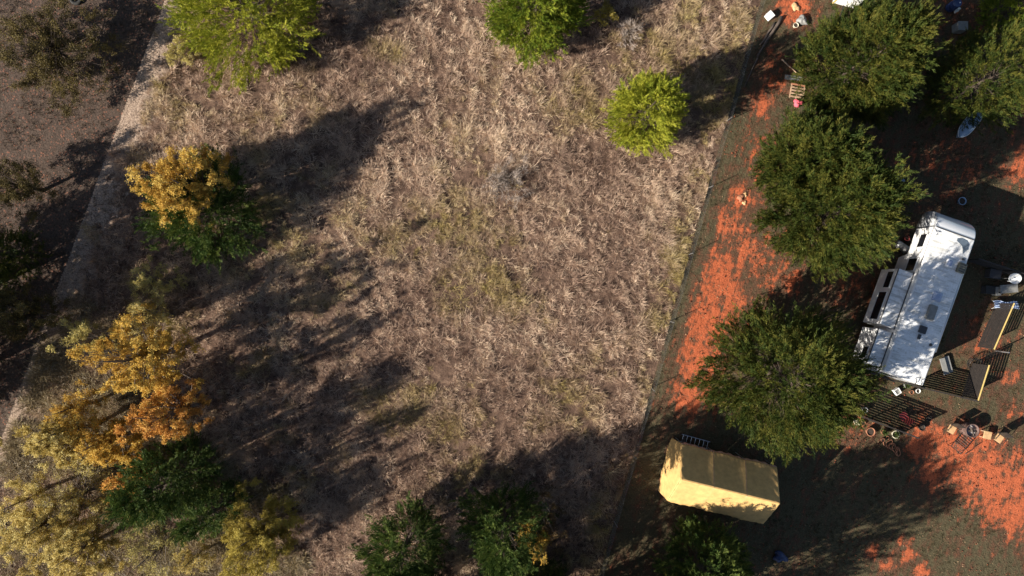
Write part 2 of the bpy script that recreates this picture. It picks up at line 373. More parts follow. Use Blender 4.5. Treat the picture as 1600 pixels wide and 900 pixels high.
# ------------------------------------------------------------------ trees
def cards(pos, d, ln, wid, rg, twist=None):
    """pointed leaf cards (one rhombus each)"""
    n = len(pos)
    q = rg.normal(0, 1, (n, 3)); s = np.cross(d, q); s /= np.linalg.norm(s, axis=1)[:, None] + 1e-9
    w = s * (wid / 2)[:, None]; l = d * ln[:, None]
    V = np.stack([pos, pos + l * .45 + w, pos + l, pos + l * .45 - w], 1).reshape(-1, 3)
    return V, (np.arange(n)[:, None] * 4 + [0, 1, 2, 3])
def unit(v): return v / (np.linalg.norm(v, axis=1)[:, None] + 1e-9)
def conifer(label, px, py, rpx, H, seed, mat, dens=1.0, squash=1.0, name='cedar_tree', group='cedar trees', top=.56, hc=.4, rag=.2):
    rag *= .75; dens *= 1.15
    rg = np.random.default_rng(seed)
    c = P(px, py, H * hc); base = Vector((c.x, c.y, 0))
    Rm = rpx * (CAM_H - H * hc) / FPX
    t = thing(name, label, 'tree', base, rg.uniform(0, 6.28), group)
    nb = int(190 + 60 * Rm)
    tt = .05 + .93 * rg.random(nb) ** 1.05
    az = rg.uniform(0, 2 * np.pi, nb)
    ph = rg.uniform(0, 6.28, 4)
    lobe = 1 + rag * (.5 * np.sin(3 * az + ph[0] + 3 * tt) + .4 * np.sin(5 * az + ph[1] - 5 * tt) + .35 * np.sin(8 * az + ph[2] + 9 * tt))
    prof = Rm * np.minimum(1, (tt + .16) / .34) * (1 - tt) ** top / (1 - .2) ** top
    Lb = np.maximum(prof * lobe * rg.uniform(.88, 1.04, nb), .22)
    el = R(8) + R(62) * tt ** 1.6 + rg.normal(0, .12, nb)
    bd = np.stack([np.cos(az) * np.cos(el), np.sin(az) * np.cos(el), np.sin(el)], -1)
    b0 = np.stack([np.zeros(nb), np.zeros(nb), tt * H], -1)
    b0[:, 2] -= np.sin(el) * Lb * .55; b0[:, 2] = np.maximum(b0[:, 2], .12)
    # feathery plumes: an axis with side twigs, each twig a few slender scale-leaf cards
    npl = int(min(46 * math.pi * Rm * Rm * dens * (1 + .07 * H), 3200 * dens))
    bi = rg.choice(nb, npl, p=Lb ** .6 / (Lb ** .6).sum()); s = .32 + .68 * rg.random(npl) ** .45
    p = b0[bi] + bd[bi] * (Lb[bi] * s / np.cos(el[bi]).clip(.5))[:, None]
    p[:, 2] += .12 * Lb[bi] * s ** 2
    p += rg.normal(0, .08 + .025 * Rm, (npl, 3)); p[:, 2] = np.maximum(p[:, 2], .15)
    ax = unit(bd[bi] * .9 + rg.normal(0, .34, (npl, 3)) + np.array([0, 0, .28])); pl = rg.uniform(.45, .95, npl)
    kt, kc = 13, 4
    J = np.repeat(np.arange(npl), kt); m = len(J); u = np.tile(np.linspace(.05, 1, kt), npl) + rg.uniform(-.04, .04, m)
    q = unit(np.cross(ax[J], rg.normal(0, 1, (m, 3))))
    td = unit(ax[J] * .92 + q * .4); tl = pl[J] * (.07 + .25 * (1 - u)) * rg.uniform(.7, 1.2, m)
    t0 = p[J] + ax[J] * (pl[J] * (u - .45))[:, None]
    K = np.repeat(np.arange(m), kc); n = len(K); w = rg.random(n)
    pos = t0[K] + td[K] * (tl[K] * w)[:, None]
    cd = unit(td[K] * .9 + rg.normal(0, .17, (n, 3)))
    V, F = cards(pos, cd, rg.uniform(.13, .26, n), rg.uniform(.02, .036, n), rg)
    np_mesh('crown', V, F, MT[mat], t, {'tint': np.repeat(np.repeat(rg.random(npl), kt * kc), 4)})
    tb = MB(); hz = H * .84
    tb.tube([(0, 0, -.05), (rg.normal(0, .05), rg.normal(0, .05), hz * .4), (rg.normal(0, .08), rg.normal(0, .08), hz * .75), (0, 0, hz)], [.035 * H * .5 + .06, .016 * H + .04, .05, .015], 8)
    for i in range(0, nb, 3):
        if tt[i] > .72: continue
        e = b0[i] + bd[i] * Lb[i] * .7
        tb.tube([(0, 0, b0[i][2]), tuple((b0[i] + e) / 2 - np.array([0, 0, .03])), tuple(e)], [.03, .02, .006], 3, cap=False)
    tb.build('trunk', MT['bark'], t, smooth=True)
    return t
def broadleaf(label, px, py, rpx, H, seed, mat, nclump=60, leaves=150, leaf=.11, rc=.5, name='deciduous_tree', group='autumn trees', twigs=7, flat=.75, low=.35, hc=.7, bark='twig', cat='tree'):
    rc *= .95; nclump = int(nclump * 1.25)
    rg = np.random.default_rng(seed); c = P(px, py, H * hc); base = Vector((c.x, c.y, 0)); Rm = rpx * (CAM_H - H * hc) / FPX
    t = thing(name, label, cat, base, rg.uniform(0, 6.28), group)
    # clump centres fill a lopsided dome
    v = unit(rg.normal(0, 1, (nclump, 3))); v[:, 2] = np.abs(v[:, 2]) * 1.15 - .15
    ph = rg.uniform(0, 6.28, 3); az = np.arctan2(v[:, 1], v[:, 0])
    rad = (rg.random(nclump) ** .42) * (1 + .16 * np.sin(2 * az + ph[0]) + .14 * np.sin(3 * az + ph[1]) + .12 * np.sin(5 * az + ph[2]))
    top = H - .15; zc = H * low; hh = top - zc
    C = np.stack([v[:, 0] * rad * (Rm - rc * .55), v[:, 1] * rad * (Rm - rc * .55), zc + np.clip(v[:, 2], -.2, 1) * rad * hh * .9], -1)
    C[:, 2] = np.maximum(C[:, 2], .25 * min(1, H))
    tb = MB(); th = zc * .75
    lean = rg.normal(0, .25, 2)
    tb.tube([(0, 0, -.05), (lean[0] * .4, lean[1] * .4, th * .5), (lean[0], lean[1], th)], [.02 * H + .05, .015 * H + .04, .011 * H + .03], 7)
    tp = np.array([lean[0], lean[1], th])
    tb.tube([tuple(tp), tuple(tp + [0, 0, (top - th) * .5]), tuple(tp + [rg.normal(0, .2), rg.normal(0, .2), (top - th) * .9])], [.011 * H + .03, .008 * H + .01, .01], 5)
    tw_p, tw_d, tw_l = [], [], []
    for i in range(nclump):
        z = th * rg.uniform(.75, 1.0) + max(0, C[i, 2] - th) * rg.uniform(.1, .45); st = np.array([lean[0] * min(1, z / max(th, .1)), lean[1] * min(1, z / max(th, .1)), z])
        md = (st + C[i]) / 2 + rg.normal(0, .12, 3) + np.array([0, 0, .12])
        rr = .008 + .004 * H * rg.uniform(.4, .9)
        tb.tube([tuple(st), tuple(md), tuple(C[i])], [rr, rr * .65, rr * .25], 4, cap=False)
    tb.build('trunk', MT['bark'] if bark == 'bark' else MT['limb'], t, smooth=True)
    # twigs in each clump, leaves along them
    I = np.repeat(np.arange(nclump), twigs); n = len(I)
    out = C[I] - np.array([0, 0, zc * .8]); td = unit(unit(out) * .7 + rg.normal(0, .6, (n, 3)) + np.array([0, 0, .25])); tl = rc * rg.uniform(.5, 1.15, n)
    T0 = C[I] + rg.normal(0, rc * .15, (n, 3))
    V, F = cards(T0, td, tl, np.full(n, .022), rg)
    twm = MT['twig'] if bark != 'bark' else MT['bark']
    if not leaves: np_mesh('branches', V, F, twm, t)
    else:
        m = int(nclump * leaves * 2.7); J = rg.integers(0, n, m); keep = rg.random(m) < np.repeat(rg.uniform(.45, 1, n), 1)[J]
        J = J[keep]; m = len(J); u = rg.random(m) ** .7
        pos = T0[J] + td[J] * (tl[J] * u)[:, None] + rg.normal(0, rc * .13, (m, 3)); pos[:, 2] = np.maximum(pos[:, 2], .04)
        cd = unit(rg.normal(0, 1, (m, 3)) + np.array([0, 0, .1])); ls = leaf * .72 * rg.uniform(.6, 1.3, m)
        V2, F2 = cards(pos, cd, ls, ls * .75, rg)
        np_mesh('crown', np.concatenate([V2, V]), np.concatenate([F2, F + len(V2)]), MT[mat], t, {'tint': np.concatenate([np.repeat(rg.random(nclump)[I[J]], 4), np.zeros(len(V))])}, mat2=twm, n2=len(F))
    return t

# cedars standing in the sunny meadow
conifer('rounded lime green cedar alone in the grass beside the wire fence', 1010, 177, 58, 6.6, 101, 'cedar_lime', 1.15, rag=.1)
conifer('bright green cedar at the top edge of the open meadow', 838, 8, 76, 6.2, 102, 'cedar_mid', 1.1)
conifer('large ragged green cedar at the top of the pale strip', 386, 12, 118, 6.6, 103, 'cedar_lime', .8, rag=.24, top=.5)
conifer('green cedar half shaded behind the golden round tree', 325, 330, 84, 4.6, 104, 'cedar_deep', .6, rag=.4)
conifer('dark green cedar at the right edge of the orange trees', 268, 748, 62, 8.0, 105, 'cedar_deep', .8, rag=.3)
conifer('shaded cedar with sunlit tips at the bottom edge, left of the gold sapling pair', 632, 858, 62, 7.5, 106, 'cedar_deep', .8, rag=.34)
conifer('deep shaded cedar beside the small gold sapling', 790, 830, 66, 8.0, 107, 'cedar_deep', .7, rag=.4)
# dark cedars in the yard
conifer('dark round cedar at the top of the yard, left of the grey bin', 1345, 100, 94, 7.5, 111, 'cedar_dimmed', 1.1, rag=.12)
conifer('lower dark cedar merging into the spreading one by the trailer front', 1264, 262, 80, 6.6, 112, 'cedar_dimmed', 1.1, rag=.22)
conifer('dark spreading cedar whose tips reach the trailer front', 1297, 332, 98, 8.3, 113, 'cedar_dimmed', 1.1, rag=.2)
conifer('largest dark cedar between the tan carport and the trailer', 1220, 588, 118, 10.2, 114, 'cedar_dimmed', 1.2, rag=.17)
conifer('thin crowned cedar leaning over the pale blue boat', 1532, 128, 78, 6.5, 115, 'cedar_dimmed', .62, rag=.28, top=.45)
conifer('bright tipped cedar cut by the top right corner', 1590, 8, 42, 5.0, 116, 'cedar_mid', .9, rag=.25)
conifer('shaded cedar below the tan carport', 1106, 902, 76, 8.6, 117, 'cedar_deep', 1.0, rag=.25)

# autumn trees
broadleaf('golden round tree standing in front of a green cedar', 270, 288, 72, 8.5, 201, 'gold', 125, 220, .10, .5, low=.45)
broadleaf('broad orange gold tree at the head of the thicket', 188, 562, 76, 9.5, 202, 'gold', 105, 190, .11, .5, low=.3)
broadleaf('burnt orange tree beside the dark green cedar', 232, 655, 56, 9.0, 203, 'orange', 70, 200, .11, .45, low=.28)
broadleaf('deep yellow tree on the left side of the thicket', 70, 692, 52, 7.0, 204, 'yellow', 75, 220, .11, .45)
broadleaf('yellow tree between the orange trees and the left yellow one', 150, 700, 48, 6.5, 205, 'gold', 65, 200, .11, .45)
broadleaf('slim orange tree below the burnt orange one', 192, 752, 36, 6.0, 206, 'orange', 34, 150, .11, .4)
broadleaf('thin yellow green tree at the upper tip of the thicket', 118, 525, 38, 7.5, 207, 'pale', 30, 120, .10, .4)
broadleaf('straw yellow bush above the orange gold tree', 212, 500, 44, 6.5, 208, 'yellow', 40, 90, .09, .4, name='bush', group='bushes in the thicket', cat='bush')
broadleaf('pale olive bush below the golden round tree', 225, 443, 44, 4.5, 209, 'pale', 40, 90, .09, .4, name='bush', group='bushes in the thicket', cat='bush')
broadleaf('faded amber tree above the deep yellow tree', 105, 640, 46, 5.0, 210, 'gold', 40, 90, .10, .42)
broadleaf('greyish half bare tree in the lower thicket', 110, 785, 66, 5.0, 211, 'pale', 60, 60, .09, .5, twigs=14)
broadleaf('yellow tree at the lower left corner', 42, 840, 70, 6.5, 212, 'yellow', 90, 200, .10, .48)
broadleaf('bright yellow tree on the bottom edge near the corner', 112, 872, 58, 6.5, 213, 'yellow', 75, 230, .10, .45)
broadleaf('twiggy pale tree on the bottom edge between yellow trees', 225, 858, 58, 6.0, 214, 'pale', 50, 80, .09, .48, twigs=14)
broadleaf('dense olive yellow tree at the lower right end of the thicket', 384, 852, 72, 5.8, 215, 'olive', 140, 260, .09, .5, low=.25)
broadleaf('low yellow bush at the bottom beside the olive yellow tree', 290, 880, 34, 3.5, 216, 'yellow', 30, 90, .09, .4, name='bush', group='bushes in the thicket', cat='bush')
conifer('slim dark green cedar above the olive yellow tree', 338, 795, 32, 7.5, 217, 'cedar_deep', 1.0)
broadleaf('small pale yellow tree by the grey half bare tree', 165, 790, 34, 4.5, 218, 'yellow', 24, 110, .10, .4)
broadleaf('yellow tree spilling out of the left frame edge', 8, 790, 44, 5.5, 219, 'yellow', 30, 100, .10, .45)
broadleaf('small gold sapling lit among the shaded cedars', 836, 852, 27, 6.0, 220, 'gold', 30, 150, .10, .38, name='sapling')
broadleaf('brown leaved sapling beside the small gold one', 858, 815, 36, 5.0, 221, 'brown', 30, 110, .09, .4, name='sapling')
broadleaf('rusty yellow bush right of the top meadow cedar', 948, 20, 20, 2.2, 222, 'olive', 22, 90, .09, .3, name='bush', cat='bush', group='bushes in the meadow')
broadleaf('grey green weed bush next to the pale strip', 278, 78, 30, 1.8, 223, 'pale', 28, 90, .08, .35, name='bush', cat='bush', group='bushes in the meadow')
# thin brown trees on the left soil
broadleaf('wide olive brown tree in the top left corner', 62, 70, 104, 4.5, 231, 'brown_olive', 150, 120, .10, .55, bark='bark', twigs=14, group='dull trees on the left soil')
broadleaf('olive brown tree at the left edge above the deep shade', 5, 285, 54, 5.0, 232, 'brown_olive', 60, 120, .10, .5, bark='bark', twigs=14, group='dull trees on the left soil')
broadleaf('dull brown tree at the left edge within the deep shade', 22, 490, 54, 5.0, 233, 'brown_olive', 60, 120, .10, .5, bark='bark', twigs=14, group='dull trees on the left soil')
conifer('black green cedar at the left edge in deep shade', 8, 395, 40, 6.0, 234, 'cedar_dimmed', .8)
# trees below and left of the frame that throw the long shade
conifer('dense cedar just outside the left frame edge', -120, 455, 90, 10.5, 241, 'cedar_dimmed', .75)
conifer('second dense cedar outside the left frame edge, lower down', -150, 600, 90, 11.0, 242, 'cedar_dimmed', .75)
conifer('dense cedar below the bottom frame edge, left of the fence', 640, 985, 90, 8.5, 243, 'cedar_dimmed', .75)
conifer('dense cedar below the bottom frame edge, close to the fence', 860, 985, 95, 9.5, 244, 'cedar_dimmed', .75)
conifer('dense cedar below the bottom frame edge, under the carport cedar', 1060, 1010, 100, 10.5, 245, 'cedar_dimmed', .75)
# bare shrubs
broadleaf('bare grey shrub in the middle of the meadow', 793, 282, 44, 1.6, 251, 'pale', 46, 0, .1, .5, twigs=22, name='shrub', group='bare shrubs in the meadow', low=.15, cat='shrub')
broadleaf('small bare grey shrub near the top of the meadow', 985, 45, 30, 1.3, 252, 'pale', 30, 0, .1, .4, twigs=18, name='shrub', group='bare shrubs in the meadow', low=.15, cat='shrub')


def thicket_keep(x, y, rg):
    px, py = x / M_PX + 800, 450 - y / M_PX
    k = (line_dist(x, y, LA, LB) > .6) & (py > 470 + (px - 60) * .25 + 60 * (vnoise(x, y, 2.5, 31) - .5)) & (py > 560 + (px - 230) * 1.15 + 150 * (vnoise(x, y, 2.2, 33) - .5))
    return k & (vnoise(x, y, 1.4, 32) > .36)
weeds('thicket_undergrowth', 'tangled yellow and grey undergrowth filling the thicket floor', (-38, -13, -22, 3), 13000, 24, .55,
      [(0, (.09, .065, .045)), (.35, (.19, .14, .085)), (.65, (.31, .245, .12)), (1, (.46, .41, .33))], 35, thicket_keep)

def gravel(name, label, n, seed, keep, region, lo, hi, mat):
    rg = np.random.default_rng(seed); x = rg.uniform(region[0], region[1], n); y = rg.uniform(region[2], region[3], n); k = keep(x, y, rg); x, y = x[k], y[k]; n = len(x)
    o = np.array([[1,0,0],[0,1,0],[-1,0,0],[0,-1,0],[0,0,.7],[0,0,-.7]], float); r = lo + (hi - lo) * rg.random(n) ** 3
    a = rg.uniform(0, 6.28, n); q = o[None] * rg.uniform(.6, 1.3, (n, 6, 1)) * r[:, None, None]
    V = np.stack([q[..., 0] * np.cos(a)[:, None] - q[..., 1] * np.sin(a)[:, None] + x[:, None], q[..., 0] * np.sin(a)[:, None] + q[..., 1] * np.cos(a)[:, None] + y[:, None], q[..., 2] + .02 + r[:, None] * .3], -1).reshape(-1, 3)
    T = np.array([[0,1,4],[1,2,4],[2,3,4],[3,0,4],[1,0,5],[2,1,5],[3,2,5],[0,3,5]])
    tag(np_mesh(name, V, (np.arange(n)[:, None, None] * 6 + T[None]).reshape(-1, 3), MT[mat]), label, 'gravel', kind='stuff')
MT['pebble'] = foliage('pebble_stone', [(0.1, (.14, .10, .08)), (.5, (.34, .26, .2)), (.9, (.55, .46, .38))], 1.0, 0)
MT['clod'] = foliage('clay_clod', [(0.1, (.12, .045, .025)), (.5, (.30, .09, .045)), (.9, (.5, .17, .09))], 1.0, 0)
gravel('strip_gravel', 'loose pale gravel on the worn strip at left', 5000, 51, lambda x, y, rg: (line_dist(x, y, LA, LB) > -.1) & (line_dist(x, y, LA, LB) < 1.9) & (vnoise(x, y, .9, 52) > .42), (-36, -20, -22, 22), .015, .09, 'pebble')
gravel('yard_gravel', 'red clods and small stones over the clay yard', 16000, 53, lambda x, y, rg: (line_dist(x, y, RA, RB) > .4) & (vnoise(x, y, 1.6, 54) > .52), (4, 38, -21, 21), .015, .07, 'clod')
def leaf_litter():
    rg = np.random.default_rng(41); n = 26000
    x = rg.uniform(4, 38, n); y = rg.uniform(-21, 21, n)
    k = (line_dist(x, y, RA, RB) > .1) & (vnoise(x, y, 2.0, 42) + rg.uniform(-.25, .25, n) > .5); x, y = x[k], y[k]; n = len(x)
    d = unit(np.stack([rg.normal(0, 1, n), rg.normal(0, 1, n), rg.normal(.1, .15, n)], -1)); ls = rg.uniform(.04, .11, n)
    V, F = cards(np.stack([x, y, np.full(n, .025)], -1), d, ls, ls * .6, rg); V[:, 2] = np.clip(V[:, 2], .015, .08)
    tag(np_mesh('leaf_litter', V, F, MT['litter'], None, {'tint': np.repeat(rg.random(n), 4)}), 'brown leaf and needle litter strewn over the yard', 'litter', kind='stuff')
MT['litter'] = foliage('leaf_litter_bits', [(0.1, (.05, .035, .02)), (.5, (.14, .09, .05)), (.9, (.32, .21, .12))], 1.0, 0)
leaf_litter()

# ------------------------------------------------------------------ object materials
MT['rv_white'] = plain('white_gelcoat', (.80, .80, .80), .25, var=.06, scale=2, bmp=.03)
MT['rv_roof'] = plain('white_roof_membrane', (.80, .82, .84), .45, var=.16, scale=2.2, bmp=.05)
def roof_membrane():
    m, t, N, L, b = nt('streaked_white_roof')
    tc = N.new('ShaderNodeTexCoord'); mp = N.new('ShaderNodeMapping'); mp.inputs['Scale'].default_value = (3.2, .5, 1); L.new(tc.outputs['Object'], mp.inputs[0])
    a = noise(N, L, 1.6, 6, .7, mp.outputs[0]); c = noise(N, L, 9, 4, .6); d = noise(N, L, 26, 2, .5)
    r = ramp(N, [(.36, (.50, .50, .48)), (.52, (.76, .77, .78)), (.7, (.84, .85, .86))]); L.new(a.outputs[0], r.inputs[0])
    r2 = ramp(N, [(.3, (.78, .76, .72)), (.5, (1, 1, 1))]); L.new(c.outputs[0], r2.inputs[0])
    r3 = ramp(N, [(.24, (.35, .30, .22)), (.30, (1, 1, 1))]); L.new(d.outputs[0], r3.inputs[0])
    L.new(mix(N, L, 1.0, mix(N, L, 1.0, r.outputs[0], r2.outputs[0], 'MULTIPLY'), r3.outputs[0], 'MULTIPLY'), b.inputs['Base Color']); sock(b, 'Roughness', .45)
    return m
MT['rv_roof'] = roof_membrane()
MT['rv_cap'] = plain('silver_white_cap', (.70, .72, .75), .16, .15, var=.05, scale=2, bmp=.0)
MT['glass'] = plain('dark_tinted_glass', (.012, .013, .016), .08, var=.1, bmp=0)
MT['rubber'] = plain('black_rubber', (.018, .018, .018), .85)
MT['trim'] = plain('dark_seam', (.05, .05, .055), .6)
MT['alu'] = plain('aluminium', (.62, .63, .65), .3, .8, var=.12, bmp=.05)
MT['grey_plastic'] = plain('weathered_grey_plastic', (.22, .22, .21), .6)
MT['olive_plastic'] = plain('faded_olive_plastic', (.17, .165, .12), .6)
MT['sky_plastic'] = plain('clear_blue_grey_dome', (.34, .40, .55), .2, var=.1, bmp=0)
MT['dark_crescent'] = plain('slate_crescent', (.10, .13, .17), .35, var=.15)  # slate tone for the crescent shape on the trailer roof
MT['tarp'] = plain('tan_canopy_fabric', (.60, .375, .14), .75, var=.2, scale=3.5, bmp=.4)
MT['tarp_edge'] = plain('faded_rose_hem', (.52, .32, .24), .75, var=.2)
MT['steel'] = plain('galvanised_steel', (.40, .40, .40), .45, .7, var=.2)
MT['black_steel'] = plain('black_steel', (.03, .028, .026), .5, .3, var=.3)
MT['slat'] = plain('dark_stained_slat', (.028, .022, .019), .7, var=.4, scale=4)
MT['rail'] = plain('yellow_pine_rail', (.62, .46, .16), .6, var=.2)
MT['rail_tan'] = plain('weathered_tan_rail', (.36, .25, .14), .75, var=.3)
MT['terracotta'] = plain('terracotta', (.36, .155, .085), .85, var=.3)
MT['cream'] = plain('cream_paint', (.72, .66, .50), .6, var=.15)
MT['white'] = plain('white_paint', (.8, .8, .78), .5, var=.1)
MT['red'] = plain('faded_red_paint', (.20, .03, .028), .55, var=.25)
MT['pink'] = plain('pink_red_cloth', (.65, .10, .14), .8, var=.2)
MT['tan_seat'] = plain('tan_seat_board', (.58, .36, .18), .6, var=.25)
MT['wood'] = plain('old_lumber', (.42, .28, .18), .85, var=.35, scale=5)
MT['log'] = plain('dark_weathered_log', (.10, .075, .06), .9, var=.45, scale=4, bmp=.5)
MT['blue'] = plain('blue_plastic', (.025, .045, .13), .5, var=.2)
MT['pale_blue'] = plain('pale_blue_plastic', (.24, .34, .48), .45, var=.12)
MT['denim'] = plain('blue_white_cloth', (.42, .52, .72), .85, var=.45, scale=8)
MT['rust'] = plain('rusty_iron', (.16, .10, .085), .75, .3, var=.45, scale=8)
MT['ash'] = plain('grey_ash', (.30, .27, .27), .95, var=.4)
MT['soil'] = plain('potting_soil', (.05, .035, .025), .95)
MT['leaf_pot'] = foliage('pot_plant_leaf', [(0.1, (.05, .08, .02)), (.5, (.12, .16, .04)), (.9, (.2, .2, .06))])

# ------------------------------------------------------------------ travel trailer
RVA = math.atan2(.942, .336)
def make_trailer():
    rc = P(1411.5, 592, 3.5)
    t = thing('travel_trailer', 'long white travel trailer with silver front cap and two slide-outs', 'trailer', (rc.x, rc.y, 0), RVA)
    W = 1.29
    def section(x, w, z0, z1, r=.10):
        """rounded-top cross section, 14 points"""
        pts = [(x, -w, z0), (x, -w, z0 + (z1 - z0) * .5)]
        for k in range(5):
            a = math.pi - k * math.pi / 8
            pts.append((x, -w + r + r * math.cos(a), z1 - r + r * math.sin(a)))
        for k in range(5):
            a = math.pi / 2 - k * math.pi / 8
            pts.append((x, w - r + r * math.cos(a), z1 - r + r * math.sin(a)))
        pts += [(x, w, z0 + (z1 - z0) * .5), (x, w, z0)]
        return pts
    def loft(mb, secs, close=True):
        n = len(secs[0]); o = len(mb.v)
        for q in secs: mb.v += [tuple(p) for p in q]
        for i in range(len(secs) - 1):
            for k in range(n if close else n - 1):
                k2 = (k + 1) % n
                mb.f.append((o+i*n+k, o+i*n+k2, o+(i+1)*n+k2, o+(i+1)*n+k))
        if close:
            mb.f.append(tuple(o + k for k in range(n))); mb.f.append(tuple(o + (len(secs)-1)*n + n - 1 - k for k in range(n)))
    b = MB()
    loft(b, [section(0, W - .05, .72, 3.44), section(.05, W, .68, 3.5), section(7.5, W, .68, 3.5), section(7.7, W, 1.55, 3.5), section(9.38, W, 1.55, 3.5)])
    b.build('body', MT['rv_white'], t, smooth=False)
    rf = MB(); rf.grid(lambda u, v: (.07 + 9.28 * u, -1.19 + 2.38 * v, 3.508 + .03 * math.sin(math.pi * v)), 12, 6); rf.build('roof', MT['rv_roof'], t, smooth=True)
    # front cap: quarter curve with rounded plan
    def cap_sec(a):
        x = 9.40 + 1.22 * math.sin(a); z1 = 1.75 + 1.76 * max(math.cos(a), 0.0) ** .8; w = W * (1 - .16 * math.sin(a) ** 4)
        return section(x, w, 1.5, max(z1, 1.62), .11 + .02 * math.sin(a) if z1 > 1.9 else .05)
    cp = MB(); loft(cp, [cap_sec(k * R(88) / 14) for k in range(15)]); cap = cp.build('front_cap', MT['rv_cap'], t, smooth=True)
    def capz(a, y): 
        return (9.40 + 1.22 * math.sin(a) + .012, y * (1 - .16 * math.sin(a) ** 4), 1.75 + 1.76 * max(math.cos(a), 0) ** .8 + .012)
    g = MB(); g.grid(lambda u, v: capz(R(56 + 27 * u), -.15 + 1.1 * v), 6, 4); g.build('front_window', MT['glass'], t, smooth=True)
    sm = MB(); sm.box((9.39, 0, 3.53), (.045, 2.4, .03)); sm.build('roof_seam', MT['trim'], t)
    # side edges and rear bumper
    for s_ in (-1, 1):
        e = MB(); e.beam((.1, s_ * 1.285, 3.40), (9.35, s_ * 1.285, 3.40), .03, .05); e.build('gutter_rail', MT['alu'], t)
    bp = MB(); bp.box((-.14, 0, .62), (.12, 2.4, .12)); bp.build('bumper', MT['black_steel'], t, bevel=.02)
    rw = MB(); rw.box((-.012, .35, 2.35), (.03, .9, .6)); rw.build('rear_window', MT['glass'], t)
    def window(x0, x1, y, z0, z1, par=t):
        f = MB(); c = ((x0 + x1) / 2, y, (z0 + z1) / 2)
        f.box((c[0], y, c[2]), (x1 - x0, .03, z1 - z0)); fo = f.build('window', MT['glass'], par, bevel=.012)
        q = MB(); h = .04
        q.box((c[0], y + .004, z0 - h / 2), (x1 - x0 + 2*h, .05, h)); q.box((c[0], y + .004, z1 + h / 2), (x1 - x0 + 2*h, .05, h))
        q.box((x0 - h / 2, y + .004, c[2]), (h, .05, z1 - z0)); q.box((x1 + h / 2, y + .004, c[2]), (h, .05, z1 - z0))
        q.build('window_frame', MT['rv_white'], fo)
    window(8.1, 8.95, W + .012, 2.35, 3.0); window(6.55, 7.35, W + .012, 2.0, 2.9)
    # slide-outs on the left flank
    for x0, x1, d, zt, wins in ((2.75, 6.35, .95, 3.02, ((5.1, 6.15, 1.95, 2.62), (3.0, 4.8, 1.75, 2.62))), (.22, 2.45, .85, 3.0, ((.5, 1.2, 2.0, 2.6),))):
        sb = MB(); sb.box(((x0 + x1) / 2, W + d / 2 + .003, (1.0 + zt) / 2), (x1 - x0, d, zt - 1.0)); so = sb.build('slide_out', MT['rv_white'], t, bevel=.03)
        tr = MB(); tr.box(((x0 + x1) / 2, W + d / 2, zt + .012), (x1 - x0 - .1, d - .04, .022)); tr.build('slide_topper', MT['rv_roof'], so)
        ed = MB(); ed.beam((x0, W + d + .012, zt - .03), (x1, W + d + .012, zt - .03), .03, .07); ed.build('edge_seal', MT['trim'], so)
        ed = MB(); ed.beam((x0 - .05, W + .02, zt + .05), (x1 + .05, W + .02, zt + .05), .05, .06); ed.build('wall_seal', MT['trim'], so)
        for (a0, a1, z0, z1) in wins: window(a0, a1, W + d + .012, z0, z1, so)
    # roof fittings
    ac = MB(); ac.box((7.5, -.98, 3.63), (.62, .5, .24)); a = ac.build('roof_air_conditioner', MT['olive_plastic'], t, bevel=.05)
    gl = MB()
    for k in range(4): gl.box((7.28 + .14 * k, -.98, 3.755), (.05, .36, .012))
    gl.build('grille', MT['trim'], a)
    v = MB(); v.box((7.55, -.2, 3.60), (.5, .42, .14)); vo = v.build('roof_vent', MT['rv_white'], t, bevel=.04)
    l = MB(); l.box((7.55, -.2, 3.685), (.36, .28, .03)); l.build('lid', MT['sky_plastic'], vo, bevel=.01)
    sk = MB(); sk.lathe([(.0, .16), (.2, .15), (.36, .10), (.42, 0)], (5.4, -.22, 3.53), 4, Matrix.Rotation(R(45), 3, 'Z')); sk.build('skylight', MT['sky_plastic'], t, bevel=.05)
    a2 = MB(); a2.box((4.35, -.17, 3.64), (.95, .5, .24)); a2.build('roof_air_conditioner', MT['grey_plastic'], t, bevel=.07)
    v = MB(); v.box((3.2, -.05, 3.60), (.46, .44, .14)); v.build('roof_vent', MT['trim'], t, bevel=.03)
    v = MB(); v.box((2.72, .0, 3.58), (.3, .16, .1)); v.build('plumbing_vent', MT['trim'], t, bevel=.02)
    v = MB(); v.lathe([(.1, 0), (.08, .08), (0, .1)], (2.5, -.85, 3.52), 10); v.build('plumbing_vent', MT['trim'], t)
    v = MB(); v.box((8.05, -.95, 3.57), (.1, .2, .07)); v.build('plumbing_vent', MT['trim'], t, bevel=.02)
    # thin dark crescent shape near the front of the roof
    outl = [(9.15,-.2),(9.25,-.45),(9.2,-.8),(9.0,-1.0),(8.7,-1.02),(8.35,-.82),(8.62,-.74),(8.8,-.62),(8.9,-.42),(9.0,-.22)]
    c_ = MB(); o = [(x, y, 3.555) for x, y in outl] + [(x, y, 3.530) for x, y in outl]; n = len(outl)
    c_.add(o, [tuple(range(n))[::-1], tuple(range(n, 2*n))] + [(i, (i+1) % n, n + (i+1) % n, n + i) for i in range(n)]); c_.build('roof_crescent', MT['dark_crescent'], t)
    # awning roll on the right flank, ladder on the rear
    aw = MB(); aw.tube([(2.2, -1.40, 3.28), (7.7, -1.40, 3.28)], .07, 10); awo = aw.build('awning_roll', MT['alu'], t, smooth=True)
    for x in (2.2, 7.7):
        q = MB(); q.beam((x, -1.37, 3.2), (x + .05, -1.34, 1.3), .05, .04); q.build('awning_arm', MT['alu'], awo)
    ld = MB()
    for y in (-1.0, -.66):
        ld.tube([(-.14, y, .9), (-.14, y, 3.5), (-.08, y, 3.72), (.18, y, 3.74), (.28, y, 3.56)], .022, 6)
